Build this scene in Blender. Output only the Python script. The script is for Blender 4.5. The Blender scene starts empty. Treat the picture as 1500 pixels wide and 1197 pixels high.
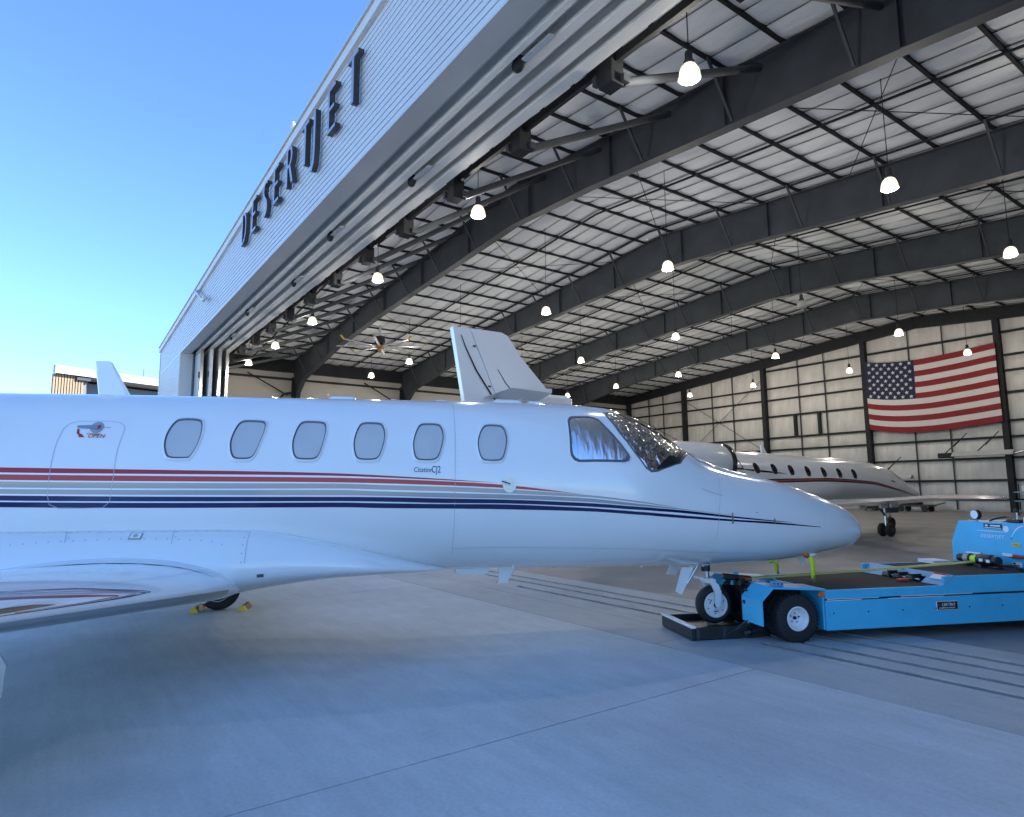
import bpy, math, random
from mathutils import Vector, Matrix
random.seed(7)
PI = math.pi
rad = math.radians
SC = bpy.context.scene
COL = SC.collection

# ------------------------------------------------------------------ camera, sky, sun, exposure
CAM_H = 1.5
yaw, pitch, roll = rad(54.5258), rad(7.1856), rad(-0.4405)
fwd = Vector((-math.sin(yaw)*math.cos(pitch), math.cos(yaw)*math.cos(pitch), math.sin(pitch)))
rgt = Vector((math.cos(yaw), math.sin(yaw), 0))
upv = rgt.cross(fwd)
rgt2 = math.cos(roll)*rgt + math.sin(roll)*upv
upv2 = -math.sin(roll)*rgt + math.cos(roll)*upv
cd = bpy.data.cameras.new('camera')
cam = bpy.data.objects.new('camera', cd)
COL.objects.link(cam)
cam.matrix_world = Matrix(((rgt2.x, upv2.x, -fwd.x, 0), (rgt2.y, upv2.y, -fwd.y, 0), (rgt2.z, upv2.z, -fwd.z, CAM_H), (0, 0, 0, 1)))
cd.sensor_width = 36
cd.lens = 943.407/1500*36
cd.clip_start = 0.05
cd.clip_end = 3000
SC.camera = cam

SUN_EL, SUN_AZ = rad(34), rad(36)          # azimuth from +Y towards +X
w = bpy.data.worlds.new('World')
SC.world = w
w.use_nodes = True
wn = w.node_tree
sky = wn.nodes.new('ShaderNodeTexSky')
sky.sky_type = 'NISHITA'
sky.sun_disc = False
sky.sun_elevation = SUN_EL
sky.sun_rotation = SUN_AZ
sky.altitude = 1000
sky.air_density = 1.0
sky.dust_density = 0.1
sky.ozone_density = 8.0
bg = wn.nodes['Background']
bg.inputs['Strength'].default_value = 0.15
wn.links.new(sky.outputs['Color'], bg.inputs['Color'])
sd = bpy.data.lights.new('sun', 'SUN')
sd.energy = 5.0
sd.angle = rad(0.5)
sd.color = (1.0, 0.95, 0.87)
sun = bpy.data.objects.new('sun', sd)
COL.objects.link(sun)
sdir = Vector((math.sin(SUN_AZ)*math.cos(SUN_EL), math.cos(SUN_AZ)*math.cos(SUN_EL), math.sin(SUN_EL)))
sun.rotation_euler = sdir.to_track_quat('Z', 'Y').to_euler()
sun.location = (0, 0, 60)
vs = SC.view_settings
vs.view_transform = 'Standard'
vs.look = 'None'
vs.gamma = 1
vs.use_curve_mapping = False
vs.exposure = 1.5
LAMP_WATTS = 78.0
SC.cycles.max_bounces = 8
SC.cycles.diffuse_bounces = 4
SC.cycles.glossy_bounces = 4
SC.cycles.caustics_reflective = False
SC.cycles.caustics_refractive = False

# ------------------------------------------------------------------ materials
MATS = {}
def mat(name, col, rough=0.5, metal=0.0, var=0.0, vscale=2.0, bump=0.0, bscale=30.0, coat=0.0, spec=0.5, stretch=(1, 1, 1), coords='Object', dist=0.01, emit=None, rvar=0.0, fine=0.0):
    if name in MATS: return MATS[name]
    m = bpy.data.materials.new(name); m.use_nodes = True
    nt = m.node_tree; N = nt.nodes; L = nt.links
    b = N['Principled BSDF']
    b.inputs['Base Color'].default_value = (*col, 1)
    b.inputs['Roughness'].default_value = rough
    b.inputs['Metallic'].default_value = metal
    b.inputs['Specular IOR Level'].default_value = spec
    b.inputs['Coat Weight'].default_value = coat
    b.inputs['Coat Roughness'].default_value = 0.04
    if var or bump or rvar:
        if coords == 'World':
            g = N.new('ShaderNodeNewGeometry'); src = g.outputs['Position']
        else:
            g = N.new('ShaderNodeTexCoord'); src = g.outputs['Object']
        mp = N.new('ShaderNodeMapping'); mp.inputs['Scale'].default_value = stretch
        L.new(src, mp.inputs['Vector'])
    if var or rvar:
        n1 = N.new('ShaderNodeTexNoise'); n1.inputs['Scale'].default_value = vscale; n1.inputs['Detail'].default_value = 6
        n1.inputs['Roughness'].default_value = 0.62
        L.new(mp.outputs['Vector'], n1.inputs['Vector'])
        fac = n1.outputs['Fac']
        if fine:
            n3 = N.new('ShaderNodeTexNoise'); n3.inputs['Scale'].default_value = vscale*14; n3.inputs['Detail'].default_value = 4
            L.new(mp.outputs['Vector'], n3.inputs['Vector'])
            mx = N.new('ShaderNodeMix'); mx.data_type = 'FLOAT'; mx.inputs[0].default_value = fine
            L.new(fac, mx.inputs[2]); L.new(n3.outputs['Fac'], mx.inputs[3]); fac = mx.outputs[0]
        if var:
            mr = N.new('ShaderNodeMapRange')
            mr.inputs['From Min'].default_value = 0.3; mr.inputs['From Max'].default_value = 0.7
            mr.inputs['To Min'].default_value = 1-var; mr.inputs['To Max'].default_value = 1+var*0.7
            L.new(fac, mr.inputs['Value'])
            hs = N.new('ShaderNodeHueSaturation'); hs.inputs['Color'].default_value = (*col, 1)
            L.new(mr.outputs['Result'], hs.inputs['Value'])
            L.new(hs.outputs['Color'], b.inputs['Base Color'])
        if rvar:
            mr2 = N.new('ShaderNodeMapRange')
            mr2.inputs['From Min'].default_value = 0.3; mr2.inputs['From Max'].default_value = 0.7
            mr2.inputs['To Min'].default_value = max(0, rough-rvar); mr2.inputs['To Max'].default_value = min(1, rough+rvar)
            L.new(fac, mr2.inputs['Value']); L.new(mr2.outputs['Result'], b.inputs['Roughness'])
    if bump:
        n2 = N.new('ShaderNodeTexNoise'); n2.inputs['Scale'].default_value = bscale; n2.inputs['Detail'].default_value = 4
        L.new(mp.outputs['Vector'], n2.inputs['Vector'])
        bp = N.new('ShaderNodeBump'); bp.inputs['Strength'].default_value = bump; bp.inputs['Distance'].default_value = dist
        L.new(n2.outputs['Fac'], bp.inputs['Height'])
        L.new(bp.outputs['Normal'], b.inputs['Normal'])
    if emit:
        b.inputs['Emission Color'].default_value = (*emit[0], 1)
        b.inputs['Emission Strength'].default_value = emit[1]
    MATS[name] = m
    return m

def concrete(name, col, rough, stain=0.16):
    m = bpy.data.materials.new(name); m.use_nodes = True
    nt = m.node_tree; N = nt.nodes; L = nt.links; b = N['Principled BSDF']
    g = N.new('ShaderNodeNewGeometry')
    def noise(scale, detail=5, stretch=(1, 1, 1), rot=0, rgh=.6):
        mp = N.new('ShaderNodeMapping'); mp.inputs['Scale'].default_value = stretch; mp.inputs['Rotation'].default_value = (0, 0, rot)
        L.new(g.outputs['Position'], mp.inputs['Vector'])
        n = N.new('ShaderNodeTexNoise'); n.inputs['Scale'].default_value = scale; n.inputs['Detail'].default_value = detail; n.inputs['Roughness'].default_value = rgh
        L.new(mp.outputs['Vector'], n.inputs['Vector']); return n.outputs['Fac']
    def ramp(f, a, b_, lo, hi):
        mr = N.new('ShaderNodeMapRange'); mr.inputs['From Min'].default_value = a; mr.inputs['From Max'].default_value = b_
        mr.inputs['To Min'].default_value = lo; mr.inputs['To Max'].default_value = hi; L.new(f, mr.inputs['Value']); return mr.outputs['Result']
    def mul(x, y):
        q = N.new('ShaderNodeMath'); q.operation = 'MULTIPLY'; L.new(x, q.inputs[0]); L.new(y, q.inputs[1]); return q.outputs[0]
    v = ramp(noise(.42, 7), .3, .7, 1-stain, 1+stain*.6)
    v = mul(v, ramp(noise(2.6, 6, (1, 2.2, 1), .5), .3, .7, .93, 1.05))
    v = mul(v, ramp(noise(38, 3), .3, .7, .92, 1.07))
    v = mul(v, ramp(noise(14, 2, (.05, 1, 1), .9), .35, .65, .97, 1.03))
    v = mul(v, ramp(noise(1.1, 8, (1, 1, 1), 0, .75), .60, .74, 1.0, .80))
    v = mul(v, ramp(noise(9, 4, (1, 1, 1), 1.2, .7), .70, .76, 1.0, .70))
    hs = N.new('ShaderNodeHueSaturation'); hs.inputs['Color'].default_value = (*col, 1); L.new(v, hs.inputs['Value']); L.new(hs.outputs['Color'], b.inputs['Base Color'])
    L.new(ramp(noise(.8, 6), .3, .7, rough-.12, rough+.1), b.inputs['Roughness'])
    bp = N.new('ShaderNodeBump'); bp.inputs['Strength'].default_value = .35; bp.inputs['Distance'].default_value = .004
    L.new(noise(55, 5), bp.inputs['Height']); L.new(bp.outputs['Normal'], b.inputs['Normal'])
    b.inputs['Specular IOR Level'].default_value = .4
    MATS[name] = m; return m
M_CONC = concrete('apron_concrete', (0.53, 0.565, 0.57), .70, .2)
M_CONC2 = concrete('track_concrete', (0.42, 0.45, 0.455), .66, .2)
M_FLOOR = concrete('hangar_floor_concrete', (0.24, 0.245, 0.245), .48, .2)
M_JOINT = mat('joint_filler', (0.06, 0.06, 0.058), 0.9)
M_DIRT = mat('far_ground', (0.24, 0.2, 0.15), 0.95, 0, 0.2, 0.1, coords='World')
M_RAIL = mat('rail_steel', (0.45, 0.44, 0.43), 0.4, 0.5, 0.3, 6, coords='World')
M_SLOT = mat('rail_slot', (0.02, 0.02, 0.02), 0.9)
M_FASCIA = mat('ribbed_wall_paint', (0.48, 0.51, 0.53), 0.4, 0.0, 0.05, 0.4, spec=0.5)
M_TRIM = mat('grey_trim', (0.47, 0.48, 0.48), 0.45, 0.2, 0.08, 0.7)
M_RAKE = mat('rake_trim', (0.55, 0.55, 0.54), 0.45, 0.1, 0.05, 0.7)
M_GALV = mat('galvanised_steel', (0.50, 0.55, 0.58), 0.38, 0.35, 0.15, 1.3, 0.05, 8, stretch=(0.4, 1, 1))
M_RAILTRIM = mat('header_rail_paint', (0.80, 0.77, 0.70), 0.45, 0.1, 0.12, 1.5, stretch=(0.5, 1, 1))
M_STEEL = mat('dark_grey_steel', (0.052, 0.060, 0.068), 0.6, 0.0, 0.22, 1.2, 0.04, 20, spec=0.2)
M_STEEL_BLK = mat('black_steel', (0.022, 0.024, 0.027), 0.65, 0.0, 0.2, 2, spec=0.2)
M_INSUL = mat('roof_insulation', (0.86, 0.88, 0.89), 0.5, 0.0, 0.07, 1.2, 0.5, 1.6, stretch=(0.6, 1.6, 1), dist=0.12)
M_WALLINS = mat('wall_insulation', (0.56, 0.54, 0.51), 0.42, 0.0, 0.16, 0.9, 0.7, 1.4, stretch=(2.2, 1, 0.5), dist=0.10)
M_LINER = mat('liner_wall', (0.42, 0.40, 0.37), 0.6, 0, 0.06, 0.5)
M_ROOFSHEET = mat('roof_sheet', (0.55, 0.55, 0.53), 0.5, 0.2)
M_WHITE = mat('white_aircraft_paint', (0.78, 0.80, 0.80), 0.14, 0.0, 0.02, 1.5, 0.012, 2.2, coat=0.5, spec=0.5, dist=0.05, rvar=0.03)
M_SEAM = mat('panel_seam', (0.40, 0.41, 0.43), 0.6)
M_GASKET = mat('window_gasket', (0.10, 0.11, 0.13), 0.45)
M_LIP = mat('window_lip', (0.75, 0.76, 0.78), 0.2, coat=0.4)
M_SHADE = mat('window_blind', (0.50, 0.51, 0.51), 0.35, 0, 0.05, 6, coat=0.5)
M_RED = mat('stripe_red', (0.40, 0.012, 0.03), 0.3, spec=.4)
M_RED2 = mat('stripe_light_red', (0.50, 0.045, 0.05), 0.3, spec=.4)
M_GREY = mat('stripe_grey', (0.33, 0.34, 0.335), 0.2, coat=0.5)
M_NAVY = mat('stripe_navy', (0.006, 0.008, 0.07), 0.18, coat=0.5)
M_CREAM = mat('cream_plate', (0.93, 0.88, 0.76), 0.5)
M_PIN = mat('stripe_white', (0.86, 0.87, 0.88), 0.2, coat=0.5)
M_ALU = mat('polished_aluminium', (0.55, 0.57, 0.58), 0.16, 1.0, 0.05, 3)
M_STEELB = mat('bright_steel', (0.66, 0.66, 0.66), 0.25, 1.0)
M_RUBBER = mat('tyre_rubber', (0.016, 0.016, 0.017), 0.75, 0, 0.3, 12, 0.25, 50, dist=0.004)
M_RIM = mat('white_rim', (0.76, 0.77, 0.78), 0.3, 0, 0.05, 8)
M_BLK = mat('black_paint', (0.013, 0.013, 0.014), 0.38, 0, 0.3, 8)
M_DECK = mat('deck_grip', (0.012, 0.013, 0.014), 0.85, 0, 0.3, 14, 0.6, 160, dist=0.003)
M_BLUE = mat('tug_blue', (0.065, 0.50, 0.78), 0.36, 0, 0.16, 3.5, 0.05, 14, coat=0.1, rvar=.12, fine=.4)
M_BLUE2 = mat('tug_blue_faded', (0.16, 0.36, 0.55), 0.4, 0, 0.10, 4)
M_YEL = mat('yellow_paint', (0.75, 0.55, 0.04), 0.5, 0, 0.12, 10)
M_HIVIS = mat('hivis_yellow', (0.70, 0.92, 0.03), 0.6, 0, 0.05, 20)
M_STRAP = mat('strap_webbing', (0.55, 0.52, 0.16), 0.85, 0, 0.1, 30)
M_AMBER = mat('amber_lens', (0.75, 0.12, 0.02), 0.15, coat=1)
M_REDP = mat('red_paint', (0.45, 0.03, 0.02), 0.5)
M_PAPER = mat('paper_white', (0.8, 0.8, 0.78), 0.6)
M_LETTERFACE = mat('letter_face', (0.34, 0.36, 0.40), 0.3, 0.7)
M_LETTERSIDE = mat('letter_side', (0.05, 0.046, 0.045), 0.4, 0.3)
M_FLAGR = mat('flag_red', (0.21, 0.008, 0.015), 0.8, 0, 0.08, 3)
M_FLAGW = mat('flag_white', (0.55, 0.54, 0.52), 0.8, 0, 0.05, 3)
M_FLAGB = mat('flag_blue', (0.008, 0.012, 0.05), 0.8, 0, 0.1, 3)
M_JET = mat('grey_white_paint', (0.76, 0.77, 0.79), 0.18, coat=0.4)
M_JETGLASS = mat('dark_window', (0.012, 0.012, 0.014), 0.06, coat=1)
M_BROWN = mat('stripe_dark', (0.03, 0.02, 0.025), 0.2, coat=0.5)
M_TAN = mat('tan_siding', (0.26, 0.195, 0.12), 0.6, 0, 0.05, 1)
M_TANTRIM = mat('pale_trim', (0.24, 0.255, 0.25), 0.5, 0, 0.05, 1)
M_DKWALL = mat('dark_wall', (0.13, 0.15, 0.17), 0.4)
M_LAMP = mat('lamp_glass', (0.9, 0.88, 0.8), 0.3, var=0.2, vscale=9, emit=((1.0, 0.86, 0.66), 0.6))
M_LENS = mat('lamp_lens', (0.9, 0.88, 0.8), 0.3, emit=((1.0, 0.93, 0.80), 1.6))
M_LAMPRIM = mat('lamp_rim', (0.8, 0.78, 0.7), 0.3, emit=((1.0, 0.78, 0.48), 0.14))
M_LAMPOFF = mat('lamp_glass_unlit', (0.5, 0.5, 0.48), 0.2, coat=0.5)
M_FANTIP = mat('fan_tip_yellow', (0.40, 0.27, 0.02), 0.6)
M_ORANGE = mat('fan_orange', (0.3, 0.12, 0.015), 0.5)

def foil_mat(name, scale, stretch, dark, strength):
    m = bpy.data.materials.new(name); m.use_nodes = True
    nt = m.node_tree; N = nt.nodes; L = nt.links; b = N['Principled BSDF']
    tc = N.new('ShaderNodeTexCoord'); mp = N.new('ShaderNodeMapping'); mp.inputs['Scale'].default_value = stretch
    L.new(tc.outputs['Object'], mp.inputs['Vector'])
    ns = N.new('ShaderNodeTexNoise'); ns.inputs['Scale'].default_value = scale*0.6; ns.inputs['Detail'].default_value = 3
    L.new(mp.outputs['Vector'], ns.inputs['Vector'])
    ad = N.new('ShaderNodeMixRGB'); ad.inputs['Fac'].default_value = 0.25
    L.new(mp.outputs['Vector'], ad.inputs['Color1']); L.new(ns.outputs['Color'], ad.inputs['Color2'])
    vo = N.new('ShaderNodeTexVoronoi'); vo.inputs['Scale'].default_value = scale; vo.feature = 'SMOOTH_F1'
    vo.inputs['Smoothness'].default_value = 0.3
    L.new(ad.outputs['Color'], vo.inputs['Vector'])
    bp = N.new('ShaderNodeBump'); bp.inputs['Strength'].default_value = strength; bp.inputs['Distance'].default_value = 0.04
    L.new(vo.outputs['Distance'], bp.inputs['Height']); L.new(bp.outputs['Normal'], b.inputs['Normal'])
    b.inputs['Base Color'].default_value = (*dark, 1); b.inputs['Metallic'].default_value = 1.0
    b.inputs['Roughness'].default_value = 0.22 if strength < .5 else 0.12; b.inputs['Coat Weight'].default_value = 0.6; b.inputs['Coat Roughness'].default_value = 0.02
    MATS[name] = m
    return m
M_FOILSIDE = foil_mat('sunshade_foil', 8, (2.4, 1, 0.55), (0.66, 0.74, 0.84), 0.10)
M_FOILWS = foil_mat('windscreen_foil', 9, (1.2, 1.2, 1.2), (0.62, 0.64, 0.68), 0.6)

# ------------------------------------------------------------------ mesh helpers
class MB:
    def __init__(s): s.v = []; s.f = []; s.mi = []; s.cur = 0
    def add(s, vs, fs):
        o = len(s.v); s.v += [tuple(p) for p in vs]; s.f += [tuple(i+o for i in f) for f in fs]; s.mi += [s.cur]*len(fs); return s
    def box(s, a, b):
        (x0, y0, z0), (x1, y1, z1) = a, b
        x0, x1 = min(x0, x1), max(x0, x1); y0, y1 = min(y0, y1), max(y0, y1); z0, z1 = min(z0, z1), max(z0, z1)
        return s.add([(x0, y0, z0), (x1, y0, z0), (x1, y1, z0), (x0, y1, z0), (x0, y0, z1), (x1, y0, z1), (x1, y1, z1), (x0, y1, z1)],
                     [(0, 3, 2, 1), (4, 5, 6, 7), (0, 1, 5, 4), (1, 2, 6, 5), (2, 3, 7, 6), (3, 0, 4, 7)])
    def bbox(s, a, b, c=0.01):
        # box with chamfered vertical and horizontal edges (all 12)
        (x0, y0, z0), (x1, y1, z1) = a, b
        x0, x1 = min(x0, x1), max(x0, x1); y0, y1 = min(y0, y1), max(y0, y1); z0, z1 = min(z0, z1), max(z0, z1)
        c = min(c, (x1-x0)*.45, (y1-y0)*.45, (z1-z0)*.45)
        def ring(z, i): return [(x0+i, y0+i+0, z), (x1-i, y0+i, z), (x1-i, y1-i, z), (x0+i, y1-i, z)]
        def oct_(z, ins):
            k = c if ins == 0 else 2*c
            X0, X1, Y0, Y1 = x0+ins, x1-ins, y0+ins, y1-ins
            return [(X0+c, Y0, z), (X1-c, Y0, z), (X1, Y0+c, z), (X1, Y1-c, z), (X1-c, Y1, z), (X0+c, Y1, z), (X0, Y1-c, z), (X0, Y0+c, z)]
        R = [oct_(z0, c), oct_(z0+c, 0), oct_(z1-c, 0), oct_(z1, c)]
        vs = sum(R, []); fs = [tuple(range(7, -1, -1)), tuple(range(24, 32))]
        for k in range(3):
            for i in range(8):
                j = (i+1) % 8
                fs.append((k*8+i, k*8+j, (k+1)*8+j, (k+1)*8+i))
        return s.add(vs, fs)
    def beam(s, p, q, w, h, up=(0, 0, 1)):
        p, q = Vector(p), Vector(q); d = (q-p).normalized(); u = Vector(up)
        if abs(d.dot(u)) > 0.99: u = Vector((0, 1, 0))
        r = d.cross(u).normalized()*w/2; t = r.cross(d).normalized()*h/2
        vs = [p-r-t, p+r-t, p+r+t, p-r+t, q-r-t, q+r-t, q+r+t, q-r+t]
        return s.add(vs, [(3, 2, 1, 0), (4, 5, 6, 7), (0, 1, 5, 4), (1, 2, 6, 5), (2, 3, 7, 6), (3, 0, 4, 7)])
    def tube(s, pts, r, n=8, cap=True, radii=None):
        pts = [Vector(p) for p in pts]; vs = []; fs = []; prev = None
        for i, p in enumerate(pts):
            d = (pts[min(i+1, len(pts)-1)]-pts[max(i-1, 0)]).normalized()
            if prev is None:
                a = Vector((0, 0, 1)) if abs(d.z) < .9 else Vector((1, 0, 0))
                u = d.cross(a).normalized()
            else:
                u = (prev-d*prev.dot(d)).normalized()
            prev = u; v = d.cross(u); rr = radii[i] if radii else r
            for k in range(n):
                a = 2*PI*k/n; vs.append(p+(u*math.cos(a)+v*math.sin(a))*rr)
        for i in range(len(pts)-1):
            for k in range(n):
                l = (k+1) % n
                fs.append((i*n+k, i*n+l, (i+1)*n+l, (i+1)*n+k))
        if cap:
            fs.append(tuple(range(n-1, -1, -1))); b = (len(pts)-1)*n; fs.append(tuple(range(b, b+n)))
        return s.add(vs, fs)
    def lathe(s, prof, c=(0, 0, 0), axis='z', n=24, cap=False):
        # prof: (radius, height) list
        vs = []; fs = []
        for r, h in prof:
            for k in range(n):
                a = 2*PI*k/n; x, y = r*math.cos(a), r*math.sin(a)
                p = {'z': (x, y, h), 'y': (x, h, -y), 'x': (h, x, y)}[axis]
                vs.append((c[0]+p[0], c[1]+p[1], c[2]+p[2]))
        for i in range(len(prof)-1):
            for k in range(n):
                l = (k+1) % n
                fs.append((i*n+k, i*n+l, (i+1)*n+l, (i+1)*n+k))
        if cap:
            fs.append(tuple(range(n-1, -1, -1))); b = (len(prof)-1)*n; fs.append(tuple(range(b, b+n)))
        return s.add(vs, fs)
    def prism(s, poly, d):
        # poly: 3D planar loop, d: extrusion vector
        n = len(poly); d = Vector(d); a = [Vector(p) for p in poly]; b = [p+d for p in a]
        fs = [tuple(range(n-1, -1, -1)), tuple(range(n, 2*n))]+[(i, (i+1) % n, n+(i+1) % n, n+i) for i in range(n)]
        return s.add(a+b, fs)
    def grid(s, fn, nu, nv, closed_u=False, closed_v=False, flip=False):
        vs = [fn(i/nu if not closed_u else i/nu, j/nv) for i in range(nu+(0 if closed_u else 1)) for j in range(nv+(0 if closed_v else 1))]
        U = nu if closed_u else nu+1; V = nv if closed_v else nv+1; fs = []
        for i in range(nu):
            for j in range(nv):
                q = (i*V+j, ((i+1) % U)*V+j, ((i+1) % U)*V+(j+1) % V, i*V+(j+1) % V)
                fs.append(q[::-1] if flip else q)
        return s.add(vs, fs)
    def mesh(s, name, mats, smooth=False, angle=None):
        me = bpy.data.meshes.new(name)
        me.from_pydata(s.v, [], s.f)
        for m in (mats if isinstance(mats, (list, tuple)) else [mats]): me.materials.append(m)
        if any(s.mi): me.polygons.foreach_set('material_index', s.mi)
        import bmesh
        bm = bmesh.new(); bm.from_mesh(me); bmesh.ops.recalc_face_normals(bm, faces=bm.faces)
        if smooth:
            for f in bm.faces: f.smooth = True
            if angle:
                for e in bm.edges:
                    if len(e.link_faces) == 2 and e.calc_face_angle(0) > rad(angle): e.smooth = False
        bm.to_mesh(me); bm.free(); me.update()
        return me
    def build(s, name, mats, parent=None, smooth=False, angle=None, loc=None, rot=None):
        return link(name, s.mesh(name, mats, smooth, angle), parent, loc, rot)

def link(name, data, parent=None, loc=None, rot=None):
    o = bpy.data.objects.new(name, data); COL.objects.link(o)
    if parent: o.parent = parent
    if loc: o.location = loc
    if rot: o.rotation_euler = rot
    return o
def tag(o, label, cat, group=None):
    o['label'] = label; o['category'] = cat
    if group: o['group'] = group
    return o
def thing(name, label, cat, loc=(0, 0, 0), rotz=0, group=None):
    o = link(name, None, None, loc, (0, 0, rotz)); o.empty_display_size = 0.3
    return tag(o, label, cat, group)
def kind(o, k): o['kind'] = k; return o
def dup(o, parent=None, loc=None, rot=None):
    c = o.copy(); COL.objects.link(c)
    if parent: c.parent = parent
    if loc is not None: c.location = loc
    if rot is not None: c.rotation_euler = rot
    for ch in list(o.children): dup(ch, c)
    return c
def text_mesh(txt, size, extrude=0.001, shear=0.0, space=1.0, align='LEFT'):
    cu = bpy.data.curves.new('txt', 'FONT'); cu.body = txt; cu.size = size; cu.extrude = extrude; cu.shear = shear
    cu.space_character = space; cu.align_x = align; cu.resolution_u = 3
    ob = bpy.data.objects.new('txt', cu); COL.objects.link(ob)
    bpy.context.view_layer.update()
    me = bpy.data.meshes.new_from_object(ob.evaluated_get(bpy.context.evaluated_depsgraph_get()))
    bpy.data.objects.remove(ob); bpy.data.curves.remove(cu)
    return me
def lettering(name, txt, size, m, parent, loc, rot, scale=(1, 1, 1), **k):
    me = text_mesh(txt, size, **k); me.materials.clear(); me.materials.append(m)
    o = link(name, me, parent, loc, rot); o.scale = scale
    return o

# ------------------------------------------------------------------ setting: ground, apron, floor, door tracks
kind(MB().add([(-600, -600, -0.06), (600, -600, -0.06), (600, 600, -0.06), (-600, 600, -0.06)], [(0, 1, 2, 3)]).build('ground', M_DIRT), 'structure')
apron = kind(MB().box((-75, -60, -0.05), (45, 5.60, -0.022)).build('apron', M_JOINT), 'structure')
YJ = 4.90
def slab(name, x0, x1, y0, y1, m, parent, g=0.006, dz=0.0):
    MB().box((x0+g, y0+g, -0.021), (x1-g, y1-g, dz)).build(name, m, parent)
xs = [-75.4+6*i for i in range(21)]
ys = [YJ-6*i for i in range(11)]
for i in range(len(xs)-1):
    for j in range(len(ys)-1):
        slab('concrete_slab', xs[i], xs[i+1], ys[j+1], ys[j], M_CONC, apron)
xs2 = [-75+5.64*i-2.83 % 5.64 for i in range(22)]
for i in range(len(xs2)-1):
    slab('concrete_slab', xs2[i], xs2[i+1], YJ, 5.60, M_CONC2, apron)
track = kind(MB().box((-44, 5.60, -0.05), (8, 7.22, -0.024)).build('door_track', M_SLOT), 'structure')
RAILS = [(5.755, -3.86), (6.08, -8.36), (6.45, -9.95), (6.77, -43.0)]
edges = [5.60]+[r[0] for r in RAILS]+[7.22]
hw = 0.046
for k in range(5):
    a = edges[k]+(hw if k else 0); b = edges[k+1]-(hw if k < 4 else 0)
    for i in range(len(xs2)-1):
        x0, x1 = max(xs2[i], -44), min(xs2[i+1], 8)
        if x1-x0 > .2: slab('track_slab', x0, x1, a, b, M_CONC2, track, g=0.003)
for y, xe in RAILS:
    MB().box((xe, y+0.026, -0.022), (8, y+0.045, 0.002)).build('track_rail', M_RAIL, track)
    if xe > -40: MB().box((-44, y-hw, -0.023), (xe-0.05, y+hw, -0.0005)).build('track_slab', M_CONC2, track)
hf = kind(MB().box((-43.8, 7.22, -0.05), (8.2, 45.2, -0.022)).build('hangar_floor', M_JOINT), 'structure')
for i in range(9):
    for j in range(6):
        x0 = -43.8+i*5.778; y0 = 7.22+j*6.33
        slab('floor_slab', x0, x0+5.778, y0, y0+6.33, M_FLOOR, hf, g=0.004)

# ------------------------------------------------------------------ hangar
XL, XR, YF, YB, RX = -43.8, 8.2, 5.03, 45.0, -18.0
def roofz(x): return 12.4-0.083*abs(x-RX)
FRY = [13.0, 21.0, 29.0, 37.0]
H = thing('hangar', 'large steel aircraft hangar with open front under ribbed pale fascia', 'hangar')

# fascia of horizontal ribs, its rake following the gable
def gz(x): return 10.26+0.0454*(x+44.5)
def ribs(xa, xb, z0, z1, gable):
    mb = MB(); p = 0.151; z = z0; n = int(math.ceil((z1-z0)/p))
    for i in range(n):
        za = z0+i*p
        x0 = xa
        if gable:
            x0 = max(xa, (za+p*0.5-10.26)/0.0454-44.5)
            if x0 > xb: break
        pr = [(0, za), (0, za+p*0.80), (0.036, za+p*0.815), (0.036, za+p*0.985), (0, za+p)]
        if za+p > z1+1e-6: pr = [(0, za), (0, z1)]
        vs = []; fs = []
        for y, zz in pr: vs += [(x0, YF+y, zz), (xb, YF+y, zz)]
        for k in range(len(pr)-1): fs.append((2*k, 2*k+1, 2*k+3, 2*k+2))
        mb.add(vs, fs)
    return mb
ribs(-44.5, 8.9, 8.70, 12.4, True).build('fascia_panel', M_FASCIA, H)
ribs(-44.5, -36.72, 0.0, 8.70, False).build('front_wall_panel', M_FASCIA, H)
ribs(2.5, 8.9, 0.0, 8.70, False).build('front_wall_panel', M_FASCIA, H)
mb = MB()
mb.beam((-44.65, YF-0.02, gz(-44.65)-0.03), (8.9, YF-0.02, gz(8.9)-0.03), 0.16, 0.26); mb.build('rake_trim', M_RAKE, H)
MB().beam((-44.65, YF+0.02, gz(-44.65)+0.135), (8.9, YF+0.02, gz(8.9)+0.135), 0.34, 0.03).build('roof_edge_cap', M_RAKE, H)
MB().box((-44.62, YF-0.03, 0), (-44.5, YF+0.12, 10.1)).build('corner_trim', M_RAKE, H)
MB().add([(-44.5, YF+0.19, gz(-44.5)+0.1), (8.9, YF+0.19, gz(8.9)+0.1), (8.9, 6.6, roofz(8.9)+.5), (RX, 6.6, roofz(RX)+.5), (-44.5, 6.6, roofz(-44.5)+.5)], [(0, 1, 2, 3, 4)]).build('roof_flashing', M_ROOFSHEET, H)
MB().box((-36.72, YF+0.01, 0), (-36.66, 5.62, 8.69)).build('door_jamb', M_RAKE, H)
MB().box((2.44, YF+0.01, 0), (2.5, 5.62, 8.69)).build('door_jamb', M_RAKE, H)
MB().box((-44.5, 5.62, 0), (-36.66, 5.70, 8.69)).build('pocket_wall', M_DKWALL, H)
MB().box((-36.7, YF, 8.66), (2.5, 5.50, 8.698)).build('soffit_trim', M_TRIM, H)
MB().box((-44.4, 5.51, 8.72), (8.8, 5.56, 12.0-1.6)).build('header_plate', M_GALV, H)
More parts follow.
